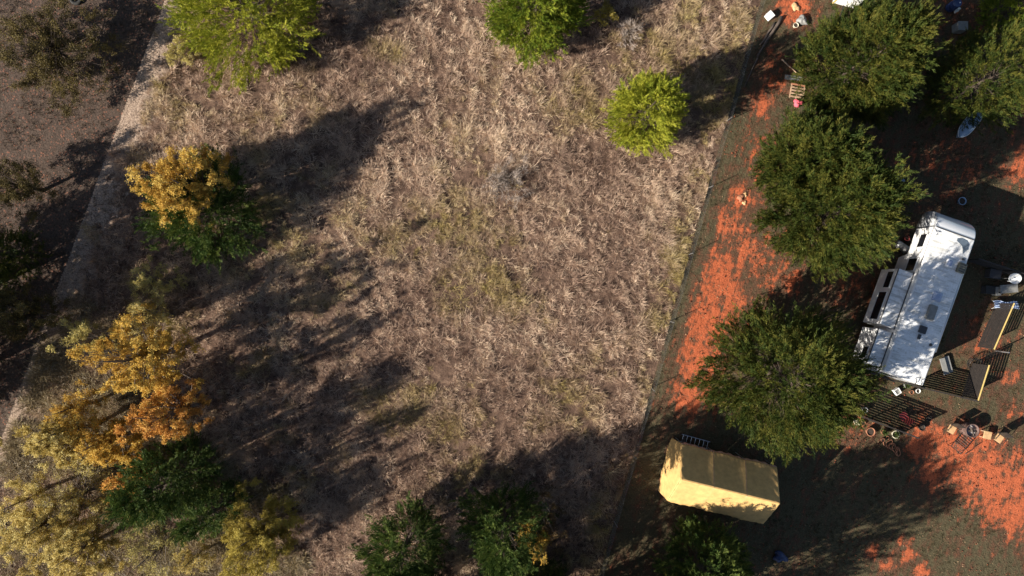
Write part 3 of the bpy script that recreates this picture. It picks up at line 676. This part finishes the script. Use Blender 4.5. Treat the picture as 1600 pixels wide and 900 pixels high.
    for k in range(8): ld.tube([(-.14, -1.0, 1.0 + .33 * k), (-.14, -.66, 1.0 + .33 * k)], .018, 6)
    ld.build('ladder', MT['black_steel'], t)
    dr = MB(); dr.box((6.3, -1.302, 1.75), (.72, .03, 1.9)); do = dr.build('door', MT['rv_cap'], t, bevel=.015)
    hd = MB(); hd.box((6.02, -1.335, 1.65), (.12, .04, .05)); hd.build('handle', MT['trim'], do)
    for x in (3.2, 4.1):
        for y in (-1.08, 1.08):
            w = MB(); w.lathe([(.19, -.11), (.35, -.11), (.38, -.06), (.38, .06), (.35, .11), (.19, .11)], (x, y, .38), 24, Matrix.Rotation(R(90), 3, 'X')); wo = w.build('wheel', MT['rubber'], t, smooth=True)
            h = MB(); h.lathe([(0, -.07), (.17, -.09), (.2, -.1), (.2, .1), (.17, .09), (0, .07)], (x, y, .38), 18, Matrix.Rotation(R(90), 3, 'X')); h.build('rim', MT['alu'], wo, smooth=True)
    for y in (-.8, .8):
        j = MB(); j.beam((8.9, y, 1.55), (8.9, y, .05), .09, .09); j.box((8.9, y, .03), (.25, .25, .05)); j.build('landing_leg', MT['black_steel'], t)
    fr = MB()
    for y in (-.85, .85): fr.beam((.1, y, .62), (7.6, y, .62), .08, .14)
    fr.build('chassis', MT['black_steel'], t)
make_trailer()

# ------------------------------------------------------------------ tan carport
def make_carport():
    a, b = P(1064, 749, 3.5), P(1219, 787, 3.5); ang = math.atan2(b.y - a.y, b.x - a.x); Lc = (b - a).length; m = (a + b) / 2
    t = thing('canopy_carport', 'tan fabric canopy carport with a sagging ridged roof', 'carport', (m.x, m.y, 0), ang)
    hw, zr, ze = 1.86, 3.5, 1.9; rg = random.Random(4)
    ribs = [-Lc / 2, -Lc / 6, Lc / 6, Lc / 2]
    ph = [rg.uniform(0, 6) for _ in range(8)]
    def slope(sgn):
        def fn(u, v):
            x = -Lc / 2 + Lc * u
            k = abs(math.sin(math.pi * u * 3))
            y = sgn * hw * v; z = zr - (zr - ze) * v - .035 * k * math.sin(math.pi * v) - .03 * k * v
            wr = .004 * math.sin(31 * x + 9 * v + 2 * math.sin(5 * x) + ph[0]) * v ** 2 + .006 * math.sin(7 * x - 9 * v + 2 * math.sin(3 * v) + ph[1]) * v + .004 * math.sin(40 * v + 3 * math.sin(5 * x)) * (1 - abs(2 * u - 1)) * .4
            end = max(0, abs(2 * u - 1) - .86) / .14
            wr += .018 * end * math.sin(22 * v + 9 * x)
            return (x, y + sgn * .03 * math.sin(2.9 * x + ph[2]) * v ** 4, z + wr)
        return fn
    for sgn in (1, -1):
        p = MB(); p.grid(slope(sgn), 90, 28); p.build('roof_panel', MT['tarp'], t, smooth=True, solid=.012)
    def hem(u, v, sgn):
        x, y, z = slope(sgn)(u, 1.0); return (x, y + sgn * (.05 * v + .03 * v * math.sin(11 * x + ph[3])), z - .20 * v - .03 * v * math.sin(6 * x + ph[4]))
    for sgn in (1, -1):
        h = MB(); h.grid(lambda u, v: hem(u, v, sgn), 60, 4); h.build('valance', MT['tarp_edge'] if sgn > 0 else MT['tarp'], t, smooth=True, solid=.01)
    # end curtain on the left flares to the ground
    def curtain(u, v):
        y = -hw + 2 * hw * u; zt = zr - (zr - ze) * abs(2 * u - 1) - .02
        f = .30 * v ** 1.2 * (1 - .35 * abs(2 * u - 1) ** 3)
        return (-Lc / 2 - .02 - f - .03 * math.sin(13 * u + 3 * v) * v, y * (1 - .03 * v), zt * (1 - v) + .12 * v)
    c = MB(); c.grid(curtain, 36, 18); c.build('end_curtain', MT['tarp'], t, smooth=True, solid=.012)
    def side(u, v):
        x = -Lc / 2 + Lc * u; return (x, -hw + .04 - .06 * v + .03 * math.sin(7 * x) * v, ze - .1 - (ze - .25) * v)
    c = MB(); c.grid(side, 40, 8); c.build('side_curtain', MT['tarp'], t, smooth=True, solid=.012)
    for x in ribs[1:3]:
        for sgn in (1, -1):
            s_ = MB(); s_.grid(lambda u, v: tuple(Vector(slope(sgn)((x + Lc / 2) / Lc + .004 * (u - .5), v * .985)) + Vector((0, 0, .016))), 1, 24); s_.build('seam', MT['tarp_edge'], t, smooth=True)
    r = MB(); r.tube([(-Lc / 2, 0, zr - .05), (Lc / 2, 0, zr - .05)], .03, 8); r.build('ridge_pole', MT['steel'], t)
    for x in ribs:
        x2 = max(-Lc / 2 + .06, min(Lc / 2 - .06, x))
        f = MB(); f.tube([(x2, -hw, ze - .07), (x2, 0, zr - .06), (x2, hw, ze - .07)], .025, 8); f.build('rafter', MT['steel'], t)
        for sgn in (1, -1):
            l = MB(); l.tube([(x2, sgn * (hw - .02), 0), (x2, sgn * (hw - .02), ze - .05)], .028, 8); l.build('leg', MT['steel'], t)
make_carport()
def make_ladder():
    a, b = P(1064, 684, .25), P(1108, 696, .25)
    t = thing('aluminium_ladder', 'dark metal ladder lying along the top edge of the carport', 'ladder', (a.x, a.y, 0), math.atan2(b.y - a.y, b.x - a.x)); L_ = (b - a).length
    for y in (-.24, .24):
        m = MB(); m.beam((0, y, .25), (L_, y, .25), .04, .07); m.build('side_rail', MT['alu'], t)
    for k in range(7):
        m = MB(); m.tube([(.12 + k * (L_ - .24) / 6, -.24, .25), (.12 + k * (L_ - .24) / 6, .24, .25)], .018, 6); m.build('rung', MT['alu'], t)
    for x in (.3, L_ - .3):
        m = MB(); m.box((x, 0, .105), (.12, .62, .21)); m.build('wood_block', MT['log'], t, bevel=.01)
make_ladder()

# ------------------------------------------------------------------ slat fences
def slat_fence(label, pa, pb, h, n, top, gap_rail=True):
    a, b = P(*pa, h), P(*pb, h); L_ = (b - a).xy.length
    t = thing('slat_fence', label, 'fence', (a.x, a.y, 0), math.atan2(b.y - a.y, b.x - a.x), 'dark slatted fence panels round the yard')
    s = MB()
    for k in range(n):
        z = .10 + (h - .2) * k / (n - 1); s.box((L_ / 2, 0, z), (L_ - .02, .03, (h - .2) / (n - 1) * .58))
    s.build('slats', MT['slat'], t)
    for x in np.linspace(.04, L_ - .04, max(2, int(L_ / 1.9) + 1)):
        p = MB(); p.box((float(x), -.05, (h - .02) / 2), (.07, .065, h - .02)); p.build('post', MT['slat'], t, bevel=.008)
    r = MB(); r.box((L_ / 2, -.02, h + .012), (L_ + .06, .075, .035)); r.build('top_rail', MT[top], t, bevel=.006)
slat_fence('dark slatted fence below the trailer, plant pots along its foot', (1322, 641), (1436, 684), 1.75, 13, 'slat')
slat_fence('dark slatted fence running from the trailer rear corner to the gate', (1443, 606), (1528, 626), 1.6, 12, 'slat')
slat_fence('short slatted panel with a yellow rail beside the wire roll', (1528, 625), (1545, 571), 1.6, 12, 'rail')
slat_fence('slatted panel with a long yellow rail at the right edge', (1553, 545), (1584, 474), 1.6, 12, 'rail')
slat_fence('shaded slatted fence above the white dish', (1530, 404), (1640, 440), 1.6, 12, 'slat')

# ------------------------------------------------------------------ wire fences along the meadow
def wire_fence(label, a, b, n, seed):
    rg = random.Random(seed); d = (b - a); L_ = d.length
    t = thing('wire_fence', label, 'fence', (a.x, a.y, 0), math.atan2(d.y, d.x))
    for k in range(n + 1):
        x = L_ * k / n; tx, ty = rg.uniform(-.05, .05), rg.uniform(-.05, .05)
        p = MB(); p.tube([(x, 0, -.1), (x + tx, ty, 1.2)], .022, 6); p.build('post', MT['steel'], t)
    for z in (.35, .7, 1.0, 1.25):
        w = MB(); w.tube([(L_ * k / (n * 2), .02 * math.sin(k * 2.3), z - (.03 if k % 2 else 0)) for k in range(n * 2 + 1)], .0035, 4); w.build('wire', MT['steel'], t)
wire_fence('thin wire fence between the dry meadow and the red clay track', P(1193, -18), P(930, 918), 9, 1)

# ------------------------------------------------------------------ seating, fire drum, rack
def chair(label, px, py, face, seat, back):
    c = P(px, py, .45); t = thing('yard_chair', label, 'chair', (c.x, c.y, 0), R(face), 'chairs round the fire drum')
    s = MB(); s.box((0, 0, .45), (.5, .5, .045)); s.build('seat', MT[seat], t, bevel=.02)
    bk = MB(); bk.grid(lambda u, v: (-.27 - .16 * v, -.25 + .5 * u, .5 + .62 * v), 6, 6); bk.build('backrest', MT[back], t, solid=.03)
    f = MB()
    for y in (-.27, .27): f.tube([(-.44, y, 1.13), (-.26, y, .45), (-.24, y, .42)], .018, 6)
    f.build('back_frame', MT['black_steel'], t)
    for x, y in ((-.22, -.24), (-.22, .24), (.22, -.24), (.22, .24)):
        l = MB(); l.tube([(x, y, .44), (x * 1.15, y * 1.1, 0)], .017, 6); l.build('leg', MT['black_steel'], t)
    for y in (-.29, .29):
        a = MB(); a.tube([(-.30, y, .68), (.2, y, .66), (.24, y, .44)], .02, 6); a.build('armrest', MT['black_steel'], t)
chair('tan seated chair left of the fire drum, facing down the yard', 1487, 671, 240, 'tan_seat', 'black_steel')
chair('tan seated chair right of the stool, facing the fire drum', 1561, 685, 235, 'tan_seat', 'black_steel')
def stool():
    c = P(1543, 680, .42); t = thing('wooden_stool', 'low square wooden stool between the fire drum and a chair', 'stool', (c.x, c.y, 0), R(-12))
    s = MB(); s.box((0, 0, .42), (.52, .5, .05)); s.build('seat', MT['tan_seat'], t, bevel=.015)
    for x, y in ((-.2, -.2), (-.2, .2), (.2, -.2), (.2, .2)):
        l = MB(); l.box((x, y, .197), (.05, .05, .395)); l.build('leg', MT['wood'], t)
stool()
def fire_drum():
    c = P(1520, 673, .8); t = thing('fire_drum', 'round rusty fire drum with grey ash among the chairs', 'fire pit', (c.x, c.y, 0))
    b = MB(); b.lathe([(.40, .02), (.42, .06), (.42, .3), (.435, .32), (.42, .34), (.42, .76), (.45, .80), (.40, .80), (.39, .5), (0, .5)], n=28); b.build('drum', MT['rust'], t, smooth=True)
    a = MB(); rg = random.Random(2)
    a.grid(lambda u, v: (.37 * v * math.cos(6.283 * u), .37 * v * math.sin(6.283 * u), .55 + .09 * math.sin(7 * u + 5 * v) * (1 - v) * v * 3 + .04), 16, 5); a.build('ash_bed', MT['ash'], t)
    for k in range(4):
        an = rg.uniform(0, 3.1); d = Vector((math.cos(an), math.sin(an), 0)) * .28; o = Vector((rg.uniform(-.08, .08), rg.uniform(-.08, .08), .66 + .03 * k))
        m = MB(); m.tube([o - d, o + d * .9], .035, 6); m.build('charred_log', MT['log'], t)
fire_drum()
def grill_rack():
    c = P(1503, 692, .35); t = thing('grill_rack', 'dark wire grill rack on legs just below the fire drum', 'grill', (c.x, c.y, 0), R(50))
    f = MB()
    for y in (-.42, .42): f.beam((-.62, y, .35), (.62, y, .35), .035, .035)
    for x in (-.62, .62): f.beam((x, -.42, .35), (x, .42, .35), .035, .035)
    f.build('frame', MT['black_steel'], t)
    g = MB()
    for k in range(8): g.tube([(-.55 + k * .157, -.42, .372), (-.55 + k * .157, .42, .372)], .014, 5)
    for k in range(3): g.tube([(-.62, -.22 + .22 * k, .35), (.62, -.22 + .22 * k, .35)], .012, 5)
    g.build('grate', MT['rust'], t)
    for x in (-.6, .6):
        for y in (-.4, .4):
            l = MB(); l.beam((x, y, .34), (x * 1.05, y * 1.05, 0), .03, .03); l.build('leg', MT['black_steel'], t)
grill_rack()
def stick(name, label, cat, pa, pb, r, mat, z=.06, group=None, n=7):
    a, b = P(*pa, z), P(*pb, z); m = MB(); rg = random.Random(int(pa[0] * 7 + pa[1]))
    pts = [a.lerp(b, k / 5) + Vector((rg.uniform(-.03, .03), rg.uniform(-.03, .03), rg.uniform(-.005, .005))) for k in range(6)]
    m.tube(pts, [r * (1 - .08 * k + rg.uniform(-.05, .05)) for k in range(6)], n)
    return tag(m.build(name, MT[mat], smooth=True), label, cat, group)
stick('poker_rod', 'straight black iron rod leaning beside the grill rack', 'rod', (1508, 710), (1535, 690), .025, 'black_steel', .05)
# ------------------------------------------------------------------ pots, buckets and other yard clutter
def pot(label, px, py, r, h, mat, fill='soil', plant=False, name='flower_pot', cat='pot', group='pots along the slatted fence'):
    c = P(px, py, h); t = thing(name, label, cat, (c.x, c.y, 0), 0, group)
    b = MB(); b.lathe([(r * .72, 0), (r * .98, h * .86), (r * 1.08, h * .87), (r * 1.1, h), (r * .92, h), (r * .88, h * .75)], n=20); b.build('shell', MT[mat], t, smooth=True)
    f = MB(); f.lathe([(r * .89, h * .78), (r * .4, h * .82), (0, h * .8)], n=16); f.build('fill', MT[fill], t)
    if plant:
        rg = np.random.default_rng(int(px * 3 + py)); n = 140
        d = unit(rg.normal(0, 1, (n, 3)) + np.array([0, 0, .9])); V, F = cards(np.tile([0, 0, h * .8], (n, 1)) + rg.normal(0, r * .3, (n, 3)) + d * r * .4, d, rg.uniform(.08, .22, n), rg.uniform(.03, .07, n), rg)
        V[:, 2] = np.maximum(V[:, 2], .03)
        np_mesh('foliage', V, F, MT['leaf_pot'], t)
pot('wide terracotta ring pot, largest outside the slatted fence', 1361, 675, .27, .34, 'terracotta')
pot('small terracotta pot near the cedar tips, first of the row', 1305, 661, .15, .22, 'terracotta')
pot('terracotta pot with greenery between cream blocks and the cedar', 1328, 657, .15, .2, 'terracotta', plant=True)
pot('terracotta half ring pot close to the fence rail', 1349, 661, .15, .18, 'terracotta')
pot('upright terracotta pot holding a leggy plant', 1382, 676, .17, .28, 'terracotta', plant=True)
pot('cream rimmed planter full of leaves near the fence end', 1400, 679, .24, .26, 'cream', plant=True)
pot('small terracotta pot below the leggy plant', 1380, 688, .12, .18, 'terracotta')
pot('white plastic bucket standing in the fence shade', 1352, 641, .17, .38, 'white', name='bucket', cat='bucket', group='buckets in the yard')
pot('black pot at the right end of the slatted fence', 1441, 668, .20, .3, 'black_steel', plant=False)
pot('black pot beside the end of the long fence shade', 1452, 654, .17, .25, 'black_steel')
pot('grey green planter at the trailer rear with leaves', 1418, 602, .18, .3, 'grey_plastic', plant=True)
pot('pale pink pot under the trailer bumper', 1425, 613, .13, .24, 'terracotta')
pot('pale grey round pot at the trailer rear corner', 1435, 611, .14, .28, 'white')
pot('red rimmed bucket beside the tipped bin', 1418, 372, .16, .36, 'red', name='bucket', cat='bucket', group='buckets in the yard')
pot('pale blue tub in the shade above the trailer front', 1504, 314, .24, .3, 'pale_blue', name='tub', cat='tub')
pot('cream round planter above the fallen logs', 1244, 39, .16, .25, 'cream')
def blocks(label, px, py, n, mat, s, seed, name='brick', cat='brick', group=None):
    rg = random.Random(seed)
    for k in range(n):
        c = P(px + rg.uniform(-6, 6), py + rg.uniform(-4, 4)); m = MB(); d = (s * rg.uniform(.8, 1.3), s * rg.uniform(.45, .7), s * rg.uniform(.4, .6))
        m.box((0, 0, d[2] / 2), d); o = m.build(name, MT[mat], bevel=.012); o.location = (c.x, c.y, .004); o.rotation_euler = (0, 0, rg.uniform(0, 3))
        tag(o, label, cat, group)
for k in range(3):
    m = MB(); m.box((0, 0, .06), (.34, .13, .12)); o = m.build('cream_block', MT['cream'], bevel=.012); c = P(1335.5 + k * 1.6, 656 + k * 3.6); o.location = (c.x, c.y, .004); o.rotation_euler = (0, 0, R(-25 + 6 * k))
    tag(o, ('upper', 'middle', 'lower')[k] + ' cream paving block in the short row by the pots', 'block', 'cream paving blocks')
def hose():
    rg = random.Random(9); m = MB(); c = P(1388, 690); pts = []
    for k in range(70):
        a = k * .42; r = .28 + .1 * math.sin(k * .9); pts.append(c + Vector((r * math.cos(a) * .7 + .012 * k - .2, r * math.sin(a) + .1 - .012 * k, .03 + .002 * k)))
    m.tube(pts, .026, 6); tag(m.build('garden_hose', MT['terracotta'], smooth=True), 'loose coil of orange hose among the terracotta pots', 'hose')
hose()
def square_planter():
    c = P(1403, 612, .3); t = thing('square_planter', 'small square white planter tilted in the fence shade behind the trailer', 'planter', (c.x, c.y, 0), R(32))
    b = MB()
    for s in (-1, 1): b.box((s * .17, 0, .15), (.04, .38, .3)); b.box((0, s * .17, .15), (.296, .04, .3))
    b.build('shell', MT['white'], t); f = MB(); f.lathe([(.12, .26), (.1, .27), (.06, .24), (0, .25)], n=12); f.build('fill', MT['grey_plastic'], t)
square_planter()
def red_chair():
    c = P(1412, 650, .4); t = thing('folding_chair', 'red cloth folding chair in the shade of the slatted fence', 'chair', (c.x, c.y, 0), R(120))
    s = MB(); s.grid(lambda u, v: (-.25 + .5 * u, -.25 + .5 * v, .42 - .06 * math.sin(math.pi * v) * math.sin(math.pi * u)), 6, 6); s.build('seat', MT['red'], t, solid=.015)
    s = MB(); s.grid(lambda u, v: (-.27 - .2 * u, -.26 + .52 * v, .45 + .5 * u - .04 * math.sin(math.pi * v)), 6, 6); s.build('backrest', MT['red'], t, solid=.015)
    for y in (-.26, .26):
        f = MB(); f.tube([(-.47, y, .96), (-.25, y, .42), (.28, y, .01)], .016, 6); f.build('back_frame', MT['black_steel'], t)
        f = MB(); f.tube([(.26, y, .44), (-.26, y, .01)], .016, 6); f.build('leg', MT['black_steel'], t)
red_chair()
def entry_step():
    c = P(1478, 571, .3); t = thing('entry_step', 'pair of grey plank steps on the right flank of the trailer', 'step', (c.x, c.y, 0), RVA + R(35))
    for k in range(2):
        s = MB(); s.box((.0, -.22 + .40 * k, .22 + .18 * k), (1.1, .34, .05)); s.build('tread', MT['grey_plastic'], t, bevel=.01)
    for x in (-.5, .5):
        s = MB(); s.beam((x, -.3, .02), (x, .3, .35), .05, .08); s.build('stringer', MT['black_steel'], t)
entry_step()
def wire_roll():
    a, b = P(1521, 570, .4), P(1562, 549, .4); d = (b - a); L_ = d.length
    t = thing('wire_roll', 'half unrolled coil of wire mesh lying by the gate gap', 'wire mesh', (a.x, a.y, 0), math.atan2(d.y, d.x))
    h = MB()
    for k in range(5): h.tube([(.04 * k + .5 * .62 * math.cos(a_ * .42), .34 * 1.15 * math.sin(a_ * .42) * 1.0, .36 + .3 * math.sin(a_ * .42 + .5 * k)) for a_ in range(16)], .012, 5)
    h.build('coil', MT['black_steel'], t)
    w = MB()
    for k in range(7):
        y = -.34 + .11 * k; w.tube([(.1, y * 1.1, .55 + .05 * math.sin(k)), (L_ * .5, y * .8, .36 + .06 * math.cos(k * 2)), (L_, y * .5, .6)], .011, 5)
    for k in range(6): x = .3 + k * (L_ - .35) / 5; w.tube([(x, -.33, .45), (x, 0, .42), (x, .3, .46)], .009, 4)
    w.build('mesh_sheet', MT['black_steel'], t)
    p = MB(); p.tube([(L_, 0, 0), (L_, 0, 1.25)], .04, 8); p.build('end_post', MT['alu'], t)
wire_roll()
def dish():
    c = P(1586, 435, 1.5); t = thing('satellite_dish', 'white round satellite dish on a post at the right edge', 'satellite dish', (c.x, c.y, 0), R(200))
    d = MB(); rot = Matrix.Rotation(R(28), 3, 'Y')
    d.lathe([(0, -.07), (.16, -.055), (.28, -.015), (.345, .02), (.35, .03), (.28, 0), (.16, -.04), (0, -.055)], (0, 0, 1.5), 28, rot); d.build('reflector', MT['white'], t, smooth=True)
    p = MB(); p.tube([(-.03, 0, 0), (-.03, 0, 1.44)], .03, 8); p.build('post', MT['steel'], t)
    a = MB(); a.tube([(.2, 0, 1.38), (.52, 0, 1.52), (.50, 0, 1.72)], .02, 6); a.build('feed_arm', MT['white'], t)
    l = MB(); l.box((.48, 0, 1.74), (.12, .08, .08)); l.build('receiver', MT['white'], t, bevel=.01)
dish()
def table(label, px, py, dx, dy, h, rz, mat):
    c = P(px, py, h); t = thing('patio_table', label, 'table', (c.x, c.y, 0), R(rz))
    s = MB(); s.box((0, 0, h - .02), (dx, dy, .04)); s.build('tabletop', MT[mat], t, bevel=.012)
    for x in (-1, 1):
        for y in (-1, 1):
            l = MB(); l.box((x * (dx / 2 - .06), y * (dy / 2 - .06), (h - .04) / 2), (.05, .05, h - .042)); l.build('leg', MT['black_steel'], t)
table('grey patio table just below the white dish', 1577, 451, 1.15, .55, .72, 5, 'grey_plastic')
def crate(label, px, py, d, rz, mat, lid, group=None, name='storage_box', cat='box'):
    c = P(px, py, d[2]); t = thing(name, label, cat, (c.x, c.y, 0), R(rz), group)
    b = MB(); b.box((0, 0, d[2] / 2 - .02), (d[0], d[1], d[2] - .045)); b.build('shell', MT[mat], t, bevel=.02)
    l = MB(); l.box((0, 0, d[2] - .02), (d[0] + .04, d[1] + .04, .04)); l.build('lid', MT[lid], t, bevel=.012)
crate('black storage box in the trailer shade left of the dish', 1556, 428, (.7, .55, .55), -10, 'trim', 'trim', 'black storage boxes')
crate('black storage box left of the grey patio table', 1548, 453, (.6, .5, .5), -6, 'trim', 'black_steel', 'black storage boxes')
crate('narrow grey box touching the left end of the patio table', 1560, 455, (.3, .55, .5), 5, 'grey_plastic', 'grey_plastic')
crate('square grey bin under trees at the top right', 1505, 40, (.62, .55, .7), 0, 'grey_plastic', 'grey_plastic')
crate('white box above the fallen logs', 1204, 23, (.40, .42, .4), 40, 'white', 'white')
def cloth():
    c = P(1573, 477, .5); m = MB(); rg = random.Random(6)
    m.grid(lambda u, v: (-.75 + 1.5 * u, -.24 + .48 * v + .05 * math.sin(9 * u), .42 + .14 * math.sin(v * 19) * .5 + .07 * math.sin(u * 7 + v * 4) + .35 * max(0, u - .75)), 24, 20)
    o = m.build('draped_cloth', MT['denim'], smooth=True, solid=.012); o.location = (c.x, c.y, 0); o.rotation_euler = (0, 0, R(-3)); tag(o, 'crumpled blue and white cloth strung beside the yellow rail', 'cloth')
    t = thing('drying_rack', 'low drying rack under the blue and white cloth', 'rack', (c.x, c.y, 0), R(-3))
    f = MB()
    for y in (-.2, .2): f.tube([(-.7, y, .30), (.5, y, .30)], .014, 6)
    f.build('rails', MT['white'], t)
    for x in (-.65, .45):
        for y in (-.2, .2):
            l = MB(); l.tube([(x, y, .3), (x, y * 1.3, 0)], .014, 6); l.build('leg', MT['white'], t)
cloth()
def bag(name, label, cat, px, py, r, mat, seed, sq=.6, grp=None):
    rg = random.Random(seed); ph = [rg.uniform(0, 6) for _ in range(6)]; m = MB(); c = P(px, py)
    def fn(u, v):
        a, b = 6.2832 * u, math.pi * (v - .5)
        k = r * (1 + .22 * math.sin(3 * a + ph[0]) * math.cos(b) + .15 * math.sin(5 * a + ph[1] + 3 * b) * math.cos(b) + .08 * math.sin(9 * b + 4 * a))
        return (k * math.cos(a) * math.cos(b), k * math.sin(a) * math.cos(b) * .8, max(0.0, r * sq * .7 + k * sq * math.sin(b)))
    m.grid(fn, 22, 12); o = m.build(name, MT[mat], smooth=True); o.location = (c.x, c.y, 0); o.rotation_euler = (0, 0, rg.uniform(0, 6)); return tag(o, label, cat, grp)
bag('cloth_bag', 'pink red cloth bundle at the left foot of the top dark cedar', 'bag', 1246, 162, .30, 'pink', 3)
bag('grey_sack', 'slumped grey sack behind the cream planter', 'sack', 1252, 33, .34, 'grey_plastic', 4)
bag('plastic_bag', 'torn pale bag in the shade above the trailer', 'bag', 1405, 281, .30, 'pale_blue', 5, .4)
bag('blue_sack', 'crumpled dark blue sack in the shade right of the bottom cedar', 'sack', 1217, 868, .42, 'blue', 6, .7)
bag('white_sheet', 'ball of pale plastic sheet left of the grey bin', 'sheet', 1493, 16, .22, 'white', 7)
for k, (px, py, r) in enumerate(((1157, 309, .24), (1164, 304, .15), (1163, 317, .15))):
    bag('rubbish_heap', ('widest', 'upper', 'smallest')[k] + ' clump in the litter heap on the clay track', 'rubbish', px, py, r, 'terracotta' if k == 0 else 'tan_seat', 11 + k, .35, 'litter heap on the clay track')
for k, (px, py, r) in enumerate(((1243, 12, .32), (1240, 8, .2))):
    bag('straw_clump', ('larger', 'smaller')[k] + ' tan clump of spilled straw by the top edge', 'straw', px, py, r * .8, 'tan_seat', 15 + k, .3, 'spilled straw clumps')
def bin_():
    c = P(1409, 385, .3); t = thing('rubbish_bin', 'grey metal bin tipped over beside the cedar tips', 'bin', (c.x, c.y, .27), R(-35))
    rot = Matrix.Rotation(R(90), 3, 'Y'); b = MB(); b.lathe([(0, -.42), (.23, -.42), (.24, -.2), (.25, 0), (.26, .38), (.275, .40), (.25, .40), (.23, -.38), (0, -.38)], n=22, mat=rot); b.build('drum', MT['steel'], t, smooth=True)
    for x in (-.2, .1):
        q = MB(); q.lathe([(.245, x - .02), (.265, x), (.25, x + .02)], n=22, mat=rot); q.build('band', MT['steel'], t)
bin_()
stick('fallen_log', 'longer dark squared log lying beside the wire fence near the top', 'log', (1222, 26), (1183, 88), .13, 'log', .12, 'fallen logs by the fence', 5)
stick('fallen_log', 'shorter dark squared log lying on the left of the longer one', 'log', (1210, 36), (1188, 70), .10, 'log', .1, 'fallen logs by the fence', 5)
stick('fallen_log', 'thin dark pole in the shade along the wire fence', 'log', (1186, 84), (1163, 135), .06, 'log', .06, 'fallen logs by the fence', 5)
stick('timber_pole', 'pale timber pole sticking out left of the top dark cedar', 'timber', (1222, 93), (1248, 117), .05, 'wood', .07, 'loose timber by the cedar')
stick('timber_pole', 'short pale timber stub above the longer pole', 'timber', (1238, 92), (1256, 99), .055, 'wood', .07, 'loose timber by the cedar')
def sheet_metal():
    m = MB(); c = P(1240, 122); m.grid(lambda u, v: (-.6 + 1.2 * u, -.16 + .32 * v, .05 + .025 * math.sin(v * 18) + .03 * u), 8, 24)
    o = m.build('corrugated_sheet', MT['steel'], solid=.006); o.location = (c.x, c.y, 0); o.rotation_euler = (0, 0, R(-6)); tag(o, 'narrow grey corrugated sheet under the pale timber pole', 'metal sheet')
sheet_metal()
def pallet():
    c = P(1245, 143); t = thing('wood_pallet', 'reddish wooden pallet poking from under the top dark cedar', 'pallet', (c.x, c.y, 0), R(-10))
    for k in range(5):
        m = MB(); m.box((0, -.4 + .2 * k, .125), (.95, .11, .022)); m.build('deck_board', MT['terracotta' if k == 4 else 'wood'], t)
    for x in (-.42, 0, .42):
        m = MB(); m.box((x, 0, .056), (.06, .95, .11)); m.build('runner', MT['wood'], t)
pallet()
def boat():
    c = P(1523, 186, .5); t = thing('small_boat', 'pale blue plastic boat half hidden under the thin crowned cedar', 'boat', (c.x, c.y, 0), R(50)); t.scale = (.74, .74, .74)
    def hull(u, v):
        x = -2.0 + 3.2 * u; w = .55 * (1 - abs(2 * u - 1) ** 3.2) ** .8 + .02; a = math.pi * v
        return (x, w * math.cos(a), .52 - .5 * math.sin(a) * (1 - .25 * abs(2 * u - 1) ** 3))
    h = MB(); h.grid(hull, 28, 12); h.build('hull', MT['pale_blue'], t, smooth=True, solid=.03)
    d = MB(); d.grid(lambda u, v: (lambda q: (q[0], q[1] * .97, .535 + .05 * (1 - (2 * v - 1) ** 2)))(hull(.02 + .96 * u, 0)[0:1] + (hull(.02 + .96 * u, 0)[1] * (1 - 2 * v),)), 24, 8); d.build('deck', MT['pale_blue'], t, smooth=True)
    s = MB(); s.lathe([(.1, 0), (.12, .05), (.06, .06), (0, .05)], (-.55, .05, .575), 12); s.build('hatch', MT['blue'], t)
    g = MB(); g.tube([hull(.0 + k / 28, 0) for k in range(29)], .03, 6); g.tube([hull(k / 28, 1) for k in range(29)], .03, 6); g.build('gunwale', MT['white'], t)
boat()
def box_trailer():
    c = P(1340, -32, 1.6); t = thing('box_trailer', 'white box trailer with a yellow corner strip cut by the top edge', 'trailer', (c.x, c.y, 0), R(75))
    b = MB(); b.box((.5, 0, 1.0), (3.4, 1.5, 1.3)); b.build('body', MT['white'], t, bevel=.04)
    q = MB(); q.box((-1.21, .72, 1.0), (.06, .08, 1.3)); q.build('corner_strip', MT['rail'], t)
    for y in (-.82, .82):
        w = MB(); w.lathe([(.15, -.09), (.3, -.09), (.32, 0), (.3, .09), (.15, .09)], (.5, y, .32), 20, Matrix.Rotation(R(90), 3, 'X')); wo = w.build('wheel', MT['rubber'], t, smooth=True)
        h = MB(); h.lathe([(0, -.06), (.16, -.07), (.16, .07), (0, .06)], (.5, y, .32), 14, Matrix.Rotation(R(90), 3, 'X')); h.build('rim', MT['alu'], wo)
    j = MB(); j.beam((-1.2, 0, .4), (-2.2, 0, .4), .08, .08); j.build('drawbar', MT['black_steel'], t)
box_trailer()
def barrel():
    c = P(1497, 4, .9); t = thing('plastic_barrel', 'dark blue plastic barrel at the top edge, left of the grey bin', 'barrel', (c.x, c.y, 0))
    b = MB(); b.lathe([(0, 0), (.26, 0), (.29, .05), (.30, .3), (.285, .32), (.30, .34), (.30, .6), (.285, .62), (.29, .82), (.26, .9), (.24, .88), (0, .88)], n=24); b.build('drum', MT['blue'], t, smooth=True)
    l = MB(); l.lathe([(.04, .87), (.04, .91), (0, .91)], (.13, 0, .005), 10); l.build('bung', MT['white'], t)
barrel()
def tyre():
    c = P(121, -1); t = thing('old_tyre', 'black tyre lying on the soil at the top left edge', 'tyre', (c.x, c.y, 0))
    m = MB(); m.lathe([(.22, .04), (.36, .0), (.43, .06), (.43, .18), (.36, .24), (.22, .2), (.24, .12), (.22, .04)], n=28); m.build('casing', MT['rubber'], t, smooth=True)
tyre()
